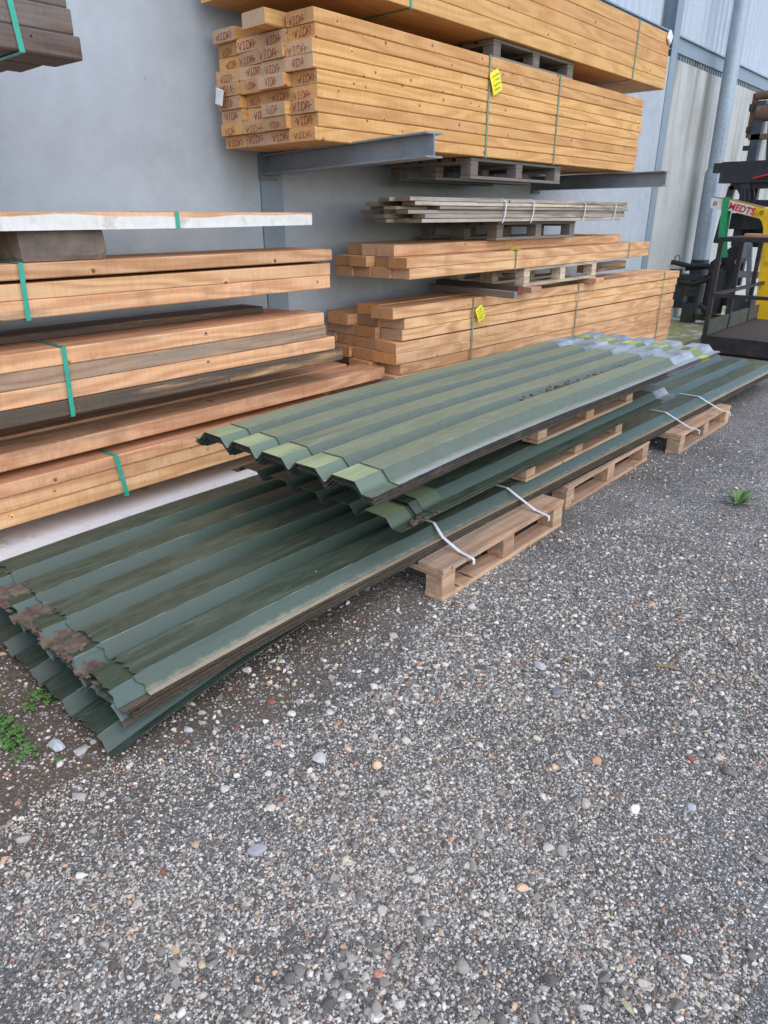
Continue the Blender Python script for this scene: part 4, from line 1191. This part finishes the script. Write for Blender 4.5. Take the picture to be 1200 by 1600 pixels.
# soil and leaf litter on the sheets
def clods(name, pts, mat, label, cat, smin, smax, seed, flat=0.5):
    r = random.Random(seed); b = MB(); bv, bf = ICO1
    for (x, y, z) in pts:
        s = r.uniform(smin, smax)
        th = r.uniform(0, 6.28); c, q = math.cos(th), math.sin(th)
        v = []
        for p in bv:
            k = s*(1+r.uniform(-0.35, 0.35)); px, py, pz = p[0]*k*1.3, p[1]*k, p[2]*k*flat
            v.append((x+px*c-py*q, y+px*q+py*c, z+pz))
        b.add(v, [tuple(f) for f in bf], 0, True)
    return tag(b.build(name, mat), label, cat, kind='stuff')
from mathutils import noise as mnoise
def soil_patch():
    b = MB(); nx, ny = 26, 190; v = []; keep = []
    for a_ in range(nx+1):
        for c_ in range(ny+1):
            x = 0.752 + 0.19*a_/nx; y = 1.90 + 1.02*c_/ny
            ph = (y - 1.765 - 0.030) % 0.256
            pz = 0.045*max(0.0, min(1.0, min(ph, 0.232-ph)/0.046))
            h = mnoise.fractal((x*14, y*10, 1.3), 0.9, 2.0, 5)
            edge = min(1.0, (x-0.752)/0.03)
            cover = 0.55*math.sin(y*23+1) + 0.9*(y-2.25) + (0.25 if ph > 0.2 or ph < 0.02 else 0)
            hh = 0.010*(h*1.1 + cover + 0.55) * edge + 0.0025*mnoise.noise((x*220, y*220, 5)) + 0.004*mnoise.noise((x*70, y*70, 2))
            v.append((x, y, 0.1655 + pz*0.8 + max(-0.02, min(0.016, hh)) + 0.02*(x-0.76)))
            keep.append(hh > 0.0005)
    f = []
    for a_ in range(nx):
        for c_ in range(ny):
            q = (a_*(ny+1)+c_, a_*(ny+1)+c_+1, (a_+1)*(ny+1)+c_+1, (a_+1)*(ny+1)+c_)
            if sum(keep[k_] for k_ in q) >= 2: f.append(q)
    b.add(v, f, 0, True)
    tag(b.build('soil', M['soil']), 'brown earth lying on the near end of the lowest sheets', 'soil', kind='stuff')
soil_patch()
r = random.Random(5); pts = []
for k in range(150):
    u = r.random(); y = 2.0 + 0.9*u
    pts.append((0.80 + r.uniform(-0.05, 0.05), y, 0.172 + (0.032 if 0.07 < ((y-1.765) % 0.256) < 0.22 else 0.0)))
clods('leaf_crumbs', pts, M['leaf_dead'], 'rotten leaf crumbs on the earth at the near end of the lowest sheets', 'leaf crumbs', 0.003, 0.009, 3)
pts = []
for k in range(240):
    x = r.uniform(3.25, 4.75) if r.random() < 0.55 else 3.6 + abs(r.gauss(0, 0.35)); y = 1.645 + 0.052+0.042*2+0.122+0.005 - 0.006*(x-1.9) 
    dy_ = r.gauss(0.004, 0.014)
    pts.append((x, y + dy_, 0.646 + max(0.0, abs(dy_)-0.006)*1.0 + r.uniform(0, 0.004)))
clods('leaf_litter', pts, M['leaf_dead'], 'dry leaf litter caught in the front valley of the top sheet', 'leaf litter', 0.004, 0.012, 4, 0.45)
pts = [(2.10 + r.uniform(0, 0.22), 1.700 + r.uniform(-0.012, 0.03), 0.384) for k in range(90)]
clods('debris', pts, M['soil'], 'dark debris on the exposed corner of the middle stack', 'debris', 0.003, 0.011, 6)
pts = [(1.95 + 3.2*r.random(), 1.625 + r.uniform(-0.005, 0.012) , 0.607 + r.uniform(-0.006, 0.03)) for k in range(0)]

# ------------------------------------------------------------------ stones lying about, countable ones
def stone(x, y, size, col, label, seed, flat=0.6, cat='stone', angular=False):
    r = np.random.default_rng(seed)
    bv, bf = ICO2 if angular else ICO3
    d = r.standard_normal((11, 3)); d /= np.linalg.norm(d, axis=1)[:, None]
    v = bv.copy()
    for k in range(11):
        h = 0.50 + 0.35*r.random(); dot = v @ d[k]
        over_ = np.clip(dot-h, 0, None); v = v - over_[:, None]*d[k]*(0.97 if angular else 0.9)
    v *= np.array([1.25, 0.9, flat]) * size/2
    th = r.uniform(0, 6.28); c, q = math.cos(th), math.sin(th)
    v = np.stack([v[:,0]*c-v[:,1]*q, v[:,0]*q+v[:,1]*c, v[:,2]], 1)
    b = MB(); b.add(v.tolist(), [tuple(f) for f in bf], 0, not angular)
    m = plain('stone_surface', col, 0.85, 0, 0.16, 45, 0.4)
    return tag(b.build('stone', m, loc=(x, y, size*flat*0.22)), label, cat, 'larger stones on the gravel')
W_, Gy, Br, Tn = (0.50,0.49,0.47), (0.22,0.225,0.24), (0.32,0.10,0.06), (0.42,0.30,0.21)
stone(1.149, 1.290, 0.050, W_, 'large pale stone alone on the gravel below the sheets', 1)
stone(2.051, 1.015, 0.048, (0.44,0.44,0.44), 'pale grey stone on the gravel in front of the near pallet', 2)
stone(1.952, 0.887, 0.042, Gy, 'rounded bluish grey stone beside the pale one', 3)
stone(0.796, 1.167, 0.046, (0.36,0.36,0.37), 'light grey stone at the lower left of the yard', 4)
stone(0.617, 1.975, 0.062, (0.46,0.47,0.48), 'angular pale rubble beside the near end of the lowest sheets', 5, cat='rubble', angular=True)
stone(0.660, 1.900, 0.050, (0.42,0.41,0.39), 'flat grey rubble near the corner of the lowest sheets', 6, 0.35, 'rubble', True)
stone(0.566, 1.717, 0.045, (0.40,0.38,0.35), 'flat buff rubble at the left edge of the soil', 7, 0.4, 'rubble', True)
stone(0.820, 2.230, 0.075, (0.45,0.44,0.43), 'long flat grey chip under the end of the lowest sheets', 8, 0.3, 'rubble', True)
stone(0.90, 2.30, 0.05, (0.50,0.50,0.49), 'white chip under the end of the lowest sheets', 9, 0.35, 'rubble', True)
stone(0.932, 0.967, 0.030, (0.52,0.44,0.33), 'small cream stone near the lower left', 10)
stone(1.935, 0.401, 0.026, (0.36,0.11,0.08), 'small red brick chip at the right of the gravel', 11, cat='brick chip', angular=True)
stone(2.034, 1.310, 0.026, (0.48,0.26,0.17), 'orange stone on the gravel below the near pallet', 12)
stone(1.230, 1.621, 0.034, Br, 'dark red brick chip close to the lowest sheets', 13, 0.5, 'brick chip', True)
stone(1.06, 1.60, 0.026, Br, 'brick chip near the corner of the lowest sheets', 18, 0.5, 'brick chip', True)
stone(0.589, 1.302, 0.020, Br, 'brick chip at the left edge of the gravel', 14, 0.5, 'brick chip', True)
stone(1.737, 0.332, 0.034, (0.40,0.42,0.44), 'pale flat stone at the right of the gravel', 15, 0.4)
stone(2.24, 1.46, 0.045, (0.50,0.50,0.49), 'white stone lying in front of the near pallet', 16)
stone(0.95, 1.72, 0.030, (0.44,0.43,0.42), 'small pale stone at the foot of the lowest sheets', 17)
def twig(x, y, l, ang, label):
    b = MB(); c, s_ = math.cos(ang), math.sin(ang)
    b.tube([(-l/2*c, -l/2*s_, 0.006), (-l*0.1*c+0.004, -l*0.1*s_, 0.010), (l/2*c, l/2*s_, 0.006)], [0.006, 0.008, 0.005], 6)
    tag(b.build('twig', M['twig'], loc=(x, y, 0)), label, 'twig', 'twigs on the gravel')
twig(2.363, 0.643, 0.085, 2.0, 'short brown stick on the gravel at the right')
twig(2.15, 0.95, 0.05, 1.2, 'thin pale stick on the gravel near the pale stone')
b = MB(); b.add([(-0.022,0,0.006),(0,0.008,0.012),(0.026,0,0.006),(0,-0.008,0.009),(-0.022,0,0.004),(0,0.008,0.010),(0.026,0,0.004),(0,-0.008,0.007)], [(0,1,2,3),(7,6,5,4),(0,4,5,1),(1,5,6,2),(2,6,7,3),(3,7,4,0)])
tag(b.build('leaf', plain('pale_yellow_leaf', (0.5,0.46,0.28), 0.7), loc=(1.069, 0.235, 0.004), rot=(0,0,1.2)), 'pale fallen leaf on the gravel at the bottom right', 'leaf')

# weeds
def leaf_blade(b, base, ang, length, width, rise, seed):
    r = random.Random(seed); n = 6; L_, R_ = [], []; pts = []
    for i in range(n+1):
        s = i/n
        wv = width*math.sin(math.pi*min(1, s*0.92+0.06))**0.8 * (1 + 0.35*(i % 2)) * 0.5
        d = length*s; z = rise*math.sin(s*1.9)
        cx, cy = base[0] + d*math.cos(ang), base[1] + d*math.sin(ang)
        px, py = -math.sin(ang)*wv, math.cos(ang)*wv
        pts += [(cx+px, cy+py, base[2]+z+wv*0.35), (cx, cy, base[2]+z), (cx-px, cy-py, base[2]+z+wv*0.35)]
    N = len(pts); pts += [(x, y, z-0.001) for x, y, z in pts]
    f = []
    for i in range(n):
        for k in range(2):
            a = i*3+k; f += [(a, a+1, a+4, a+3), (N+a, N+a+3, N+a+4, N+a+1)]
        a = i*3; f += [(a, a+3, N+a+3, N+a), (a+2, N+a+2, N+a+5, a+5)]
    f += [(n*3, n*3+1, N+n*3+1, N+n*3), (n*3+1, n*3+2, N+n*3+2, N+n*3+1)]
    b.add(pts, f, 0, True)
def weed(x, y, n, length, label, seed):
    r = random.Random(seed); b = MB()
    for k in range(n):
        leaf_blade(b, (0, 0, 0.004), r.uniform(0, 6.28), length*r.uniform(0.5, 1.1), length*0.26*r.uniform(0.7, 1.2), length*r.uniform(0.25, 0.7), seed*50+k)
    tag(b.build('weed', M['weed'], loc=(x, y, 0)), label, 'weed')
weed(4.25, 0.945, 10, 0.12, 'leafy green weed growing from the gravel at the right', 4)
r = random.Random(9); b = MB()
for k in range(120):
    x, y = 0.50 + abs(r.gauss(0, 0.04)), 2.16 + r.gauss(0, 0.09)
    if r.random() < 0.18: x, y = 0.70 + r.gauss(0, 0.03), 2.24 + r.gauss(0, 0.03)
    z = r.uniform(0.006, 0.035)
    for q in range(3):
        leaf_blade(b, (x, y, z), q*2.09 + r.uniform(-0.3, 0.3), r.uniform(0.010, 0.017), r.uniform(0.009, 0.013), 0.003, k*3+q)
tag(b.build('ground_cover', M['clover']), 'small bright green leaves covering the soil at the left edge', 'ground cover', kind='stuff')
r = random.Random(12); b = MB()
for k in range(60):
    x, y = 0.86 + r.gauss(0, 0.05), 2.75 + r.gauss(0, 0.10)
    for q in range(3):
        leaf_blade(b, (x, y, r.uniform(0.006, 0.04)), r.uniform(0, 6.28), r.uniform(0.012, 0.03), 0.010, 0.006, 900+k*3+q)
tag(b.build('ground_cover', M['clover']), 'green weeds in the shade behind the near end of the sheets', 'ground cover', kind='stuff')

# ------------------------------------------------------------------ pole
t = tag(empty('steel_pole', (12.38, 4.06, 0)), 'tall galvanised steel pole with a thinner upper part by the machinery', 'pole')
t.rotation_euler = (0, R(-1.6), 0)
b = MB(); b.tube([(0,0,0), (0,0,2.20), (0,0,2.24)], [0.135, 0.135, 0.115], 32); b.build('lower_tube', M['pole'], t)
b = MB(); b.tube([(0,0,2.235), (0,0,7.5)], 0.108, 32); b.build('upper_tube', M['pole'], t)
b = MB(); b.tube([(0,0,0.002), (0,0,0.93)], 0.138, 32); b.build('painted_base', M['dark_blue'], t)

# ------------------------------------------------------------------ railed work platform
t = tag(empty('work_platform', (9.18, 2.85, 0)), 'black railed steel work platform standing on the gravel at the right', 'work platform')
LX, LY, DZ, RZ = 2.6, 2.4, 0.20, 1.33
b = MB(); b.box(0, 0.06, -LY, 0, 0.03, DZ+0.02); b.box(LX-0.06, LX, -LY, 0, 0.03, DZ+0.02); b.box(0.06, LX-0.06, -0.05, 0, 0.03, DZ+0.02); b.box(0.06, LX-0.06, -LY, -LY+0.05, 0.03, DZ+0.02)
b.build('base_frame', M['black'], t)
b = MB(); b.box(0.062, LX-0.062, -LY+0.052, -0.052, DZ-0.03, DZ); b.build('deck', M['deck'], t)
b = MB(); b.box(0.07, LX-0.07, -0.045, -0.02, DZ+0.022, DZ+0.20); b.build('toe_board', plain('mossy_toe_board', (0.055, 0.06, 0.045), 0.85, 0, 0.4, 8, 0.3), t)
for (x, y) in ((0.03, -0.03), (0.03, -LY/2), (0.03, -LY+0.03), (LX*0.33, -0.03), (LX*0.66, -0.03), (LX-0.03, -0.03), (LX-0.03, -LY+0.03)):
    b = MB(); b.box(x-0.025, x+0.025, y-0.0255, y+0.0255, DZ+0.021, RZ-0.026); b.build('post', M['black'], t)
for z, nm in ((RZ, 'top_rail'), (0.70, 'middle_rail')):
    h = 0.025
    b = MB(); b.box(0.002, 0.058, -LY, 0.0, z-h, z+h); b.box(0.058, LX, -0.058, -0.002, z-h, z+h); b.box(LX-0.058, LX-0.002, -LY, -0.058, z-h, z+h)
    if nm == 'middle_rail':
        b = MB(); b.box(0.006, 0.05, -LY, 0.0, z-0.02, z+0.02); b.box(0.05, LX, -0.052, -0.008, z-0.02, z+0.02)
    b.build(nm, M['black'], t)
board('plank', -0.62, 0.62, -0.07, 0.07, -0.018, 0.018, [M['larch'], M['end_larch']], 'pale orange plank laid on the top rail of the platform', None, 'plank').location = (9.25, 2.02, 1.375)
bpy.context.view_layer.update()
o = [q for q in COL.objects if q.get('label', '').startswith('pale orange plank laid')][0]; o.rotation_euler = (0, 0, R(72))

# ------------------------------------------------------------------ black loader attachment behind the platform
X = 11.8
t = tag(empty('loader_crane', (X, 3.4, 0)), 'black hydraulic loader attachment with hoses and mast behind the platform', 'machine')
def W(y, z, x=0.0): return (x, y-3.4, z)
def part(nm, mat, fn):
    b = MB(); fn(b); return b.build(nm, mat, t)
part('boom', M['black'], lambda b: (b.box(-0.12, 0.12, -0.9, 0.37, 2.02, 2.30), b.box(-0.08, 0.08, 0.37, 0.49, 2.16, 2.29)))
part('mast', M['dark_blue'], lambda b: (b.beam(W(3.40, 2.30, 0.02), W(3.40, 3.05, 0.02), 0.14, 0.12, up=(0,1,0)), b.beam(W(3.40, 2.02, -0.02), W(3.38, 0.3, 0.1), 0.12, 0.12, up=(0,1,0)), b.beam(W(3.20, 2.3, 0.05), W(3.28, 2.9, 0.05), 0.05, 0.05, up=(0,1,0))))
def roller(b):
    b.tube([W(3.50, 3.12), W(2.6, 3.12)], 0.055, 14); b.tube([W(3.44, 2.90), W(2.6, 2.90)], 0.105, 16)
    b.beam(W(3.50, 2.60), W(3.50, 3.15), 0.05, 0.07, up=(0,1,0)); b.box(-0.05, 0.05, -0.7, 0.09, 2.57, 2.64)
part('roller_frame', M['rust'], roller)
part('bolt_block', M['black'], lambda b: (b.box(-0.05,0.05, 0.09, 0.15, 2.93, 3.02), b.box(-0.05,0.05, 0.09, 0.14, 2.66, 2.74), b.box(-0.05, 0.05, 0.06, 0.14, 2.44, 2.50)))
def frame(b):
    b.beam(W(3.62, 1.98), W(2.7, 2.0), 0.10, 0.10); b.beam(W(3.60, 1.98), W(3.68, 1.2), 0.10, 0.08, up=(0,1,0)); b.beam(W(3.50, 1.95), W(3.35, 1.72), 0.06, 0.05, up=(0,1,0))
    b.beam(W(3.55, 1.76), W(2.6, 1.73), 0.09, 0.09); b.beam(W(3.50, 1.30, 0.15), W(2.7, 1.28, 0.15), 0.1, 0.28); b.beam(W(3.3, 2.0, 0.1), W(3.3, 0.6, 0.1), 0.10, 0.09, up=(0,1,0)); b.beam(W(2.85, 2.0, 0.2), W(2.85, 0.5, 0.2), 0.12, 0.12, up=(0,1,0))
    b.box(-0.15, 0.3, -0.5, 0.1, 1.40, 1.62)
part('lift_frame', M['black'], frame)
part('cylinder_tank', M['rubber'], lambda b: (b.tube([W(3.58, 0.18), W(3.58, 0.79)], 0.15, 20), b.tube([W(3.58, 0.78), W(3.58, 0.84)], [0.155, 0.12], 20)))
def plate(b):
    y0, y1 = 3.4-3.4, 0
    v = [W(3.74, 0.80, -0.02), W(3.30, 0.80, -0.02), W(3.28, 1.25, -0.02), W(3.40, 1.20, -0.02), W(3.72, 0.92, -0.02)]
    v2 = [(x+0.05, y, z) for x, y, z in v]
    b.add(v+v2, [(0,1,2,3,4), (9,8,7,6,5)] + [(i, (i+1) % 5, 5+(i+1) % 5, 5+i) for i in range(5)])
    b.tube([(-0.09, 0.16, 0.92), (-0.02, 0.16, 0.92)], 0.05, 14); b.tube([(-0.09, -0.10, 0.95), (0.0, -0.10, 0.95)], 0.055, 14)
part('pivot_plate', M['black'], plate)
part('pivot_pin', M['steel'], lambda b: (b.tube([(-0.13, 0.16, 0.92), (-0.09, 0.16, 0.92)], 0.032, 12), b.tube([(-0.13, -0.10, 0.95), (-0.09, -0.10, 0.95)], 0.038, 12)))
part('valve_block', M['black'], lambda b: (b.box(-0.1, 0.15, 0.33, 0.80, 0.66, 0.73), b.box(-0.08, 0.12, 0.62, 0.86, 0.30, 0.66), b.box(-0.1, 0.1, 0.38, 0.62, 0.42, 0.60), b.box(-0.12, 0.1, 0.40, 0.56, 0.50, 0.56), b.box(-0.06, 0.1, 0.56, 0.80, 0.22, 0.30), b.box(-0.05, 0.05, 0.74, 0.90, 0.73, 0.80)))
part('support_leg', plain('mossy_black_steel', (0.03, 0.035, 0.028), 0.7, 0, 0.4, 12), lambda b: b.box(-0.09, 0.09, 0.42, 0.61, 0.006, 0.30))
part('base_rail', plain('mossy_beam', (0.10, 0.095, 0.05), 0.9, 0, 0.4, 9), lambda b: b.box(0.0, 0.12, -0.35, 0.42, 0.05, 0.15))
part('battery_box', plain('grey_plastic_box', (0.05, 0.055, 0.07), 0.5, 0, 0.25, 6), lambda b: b.box(-0.1, 0.15, -0.40, -0.05, 0.12, 0.46, ch=0.015))
part('hose', M['rubber'], lambda b: b.tube([W(3.58, 0.84), W(3.75, 0.87), W(4.05, 0.86), W(4.28, 0.90), W(4.40, 0.88), W(4.43, 0.80), W(4.36, 0.73), W(4.20, 0.72)], 0.035, 10))
part('hose', M['rubber'], lambda b: b.tube([W(3.50, 0.80, -0.1), W(3.72, 0.66, -0.12), W(3.9, 0.60, -0.1), W(4.1, 0.62, -0.1)], 0.035, 10))
part('hose', M['rubber'], lambda b: b.tube([W(3.55, 0.86, 0.05), W(3.8, 0.84, 0.05), W(4.1, 0.80, 0.05)], 0.025, 8))
part('hose', M['rubber'], lambda b: b.tube([W(3.72, 0.30, -0.15), W(3.62, 0.25, -0.18), W(3.5, 0.18, -0.16)], 0.045, 10))
for q in range(4): part('hose', M['rubber'], lambda b: b.tube([W(3.45-0.05*q, 1.98), W(3.32-0.06*q, 2.05+0.03*q, -0.1), W(3.12-0.06*q, 2.07, -0.12), W(2.9-0.05*q, 1.95)], 0.014, 8))
for q in range(3): part('hose', M['rubber'], lambda b: b.tube([W(3.40-0.06*q, 1.95, -0.1), W(3.36-0.07*q, 1.8, -0.14), W(3.42-0.07*q, 1.62, -0.12)], 0.014, 8))
part('wire_loop', M['rubber'], lambda b: b.tube([W(4.27, 0.92), W(4.27, 0.99), W(4.22, 1.01), W(4.19, 0.95), W(4.20, 0.91)], 0.007, 6))
b = MB(); b.tube([W(3.30, 2.07, -0.13), W(3.12, 2.11, -0.15), W(2.85, 2.05, -0.14)], 0.012, 8)
b.build('red_cable', M['red'], t)
part('hydraulic_ram', M['steel'], lambda b: (b.beam(W(3.18, 1.2, -0.1), W(3.05, 0.4, -0.1), 0.06, 0.06, up=(0,1,0)), b.beam(W(3.30, 0.78, -0.1), W(2.98, 0.78, -0.1), 0.05, 0.09)))
part('oil_bottle', plain('pale_blue_bottle', (0.25, 0.31, 0.38), 0.4, 0, 0.2, 6), lambda b: (b.box(-0.12, 0.0, -0.24, -0.10, 0.98, 1.22, ch=0.02), b.tube([(-0.06, -0.17, 1.22), (-0.06, -0.17, 1.26)], 0.03, 10)))

# ------------------------------------------------------------------ yellow jib
t = tag(empty('jib_arm', (X-0.35, 2.95, 0)), 'yellow steel jib with a white tip and red lettering by the pole', 'jib')
k = 1.6 + 0  # heights below follow the arm's slope down towards its post
def J(y, z, x=0.0): return (x, y-2.95, z)
def extrude(b, poly, th, mat=0):
    n = len(poly); v = [J(y, z, -th/2) for y, z in poly] + [J(y, z, th/2) for y, z in poly]
    b.add(v, [tuple(range(n)), tuple(range(2*n-1, n-1, -1))] + [(i, (i+1) % n, n+(i+1) % n, n+i) for i in range(n)], mat)
b = MB(); extrude(b, [(3.50, 1.797), (3.50, 1.655), (3.035, 1.545), (2.995, 1.50), (2.96, 1.42), (2.82, 0.02), (2.60, 0.02), (2.66, 1.60), (2.92, 1.655), (3.02, 1.685)], 0.12)
b.build('arm', M['yellow'], t)
b = MB(); extrude(b, [(3.735, 1.828), (3.73, 1.685), (3.502, 1.655), (3.502, 1.797)], 0.118); extrude(b, [(3.5, 1.785), (3.5, 1.66), (3.14, 1.578), (3.14, 1.706)], 0.124)
b.build('white_tip', M['white'], t)
b = MB(); extrude(b, [(3.735, 1.838), (3.5, 1.810), (3.02, 1.70), (3.02, 1.687), (3.5, 1.797), (3.735, 1.828)], 0.125)
b.build('worn_top_edge', plain('worn_orange_edge', (0.35, 0.20, 0.10), 0.7, 0, 0.3, 20), t)
for y, z in ((3.67, 1.745), (3.02, 1.625)):
    b = MB()
    pts = [J(y + 0.022*math.cos(a_), z + 0.022*math.sin(a_), -0.066) for a_ in [q*6.283/14 for q in range(15)]]
    b.tube(pts, 0.0045, 6)
    b.build('pin_hole', M['ink'], t)
fc = bpy.data.curves.new('lettering', 'FONT'); fc.body = 'SMEDTS'; fc.size = 0.118; fc.extrude = 0.001; fc.offset = 0.004; fc.space_character = 1.02; fc.shear = 0.05
fc.materials.append(M['red'])
fo = bpy.data.objects.new('lettering_source', fc); COL.objects.link(fo)
bpy.context.view_layer.update()
lm = bpy.data.meshes.new_from_object(fo.evaluated_get(bpy.context.evaluated_depsgraph_get()))
bpy.data.objects.remove(fo)
fo = bpy.data.objects.new('lettering', lm); COL.objects.link(fo); fo.parent = t
# text reads along -Y on the face turned to -X, sloping with the arm
sl = math.atan2(1.655-1.545, 3.50-3.035)
fo.matrix_local = Matrix.Translation(J(3.535, 1.690, -0.0645)) @ Matrix(((0,0,-1,0),(-1,0,0,0),(0,1,0,0),(0,0,0,1))) @ Matrix.Rotation(-sl, 4, 'Z')
# green webbing sling hung over the arm
b = MB()
for x_ in (-0.075, 0.075):
    b.ribbon([(x_, 0.02, 0.10), (x_*1.0, 0.02, 0.0), (x_*0.9, 0.005, -0.4), (x_*0.6, -0.06, -0.70)], (0, 1, 0.05), 0.088, 0.003)
b.ribbon([(-0.075, 0.02, 0.10), (0.0, 0.02, 0.105), (0.075, 0.02, 0.10)], (0, 1, 0), 0.088, 0.003)
tag(b.build('sling', M['green_web'], loc=(X-0.35, 3.50, 1.722)), 'green webbing sling hanging over the white tip of the jib', 'sling')
# scrap beside the machine
b = MB(); b.ribbon([(0, 0.16, 0.02), (0, 0.08, 0.13), (0.02, 0.0, 0.09), (0, -0.08, 0.12), (0, -0.17, 0.02)], (1, 0, 0), 0.22, 0.003)
tag(b.build('plastic_scrap', M['tarp'], loc=(11.4, 3.06, 0.0)), 'crumpled grey scrap on the ground beside the battery box', 'scrap')
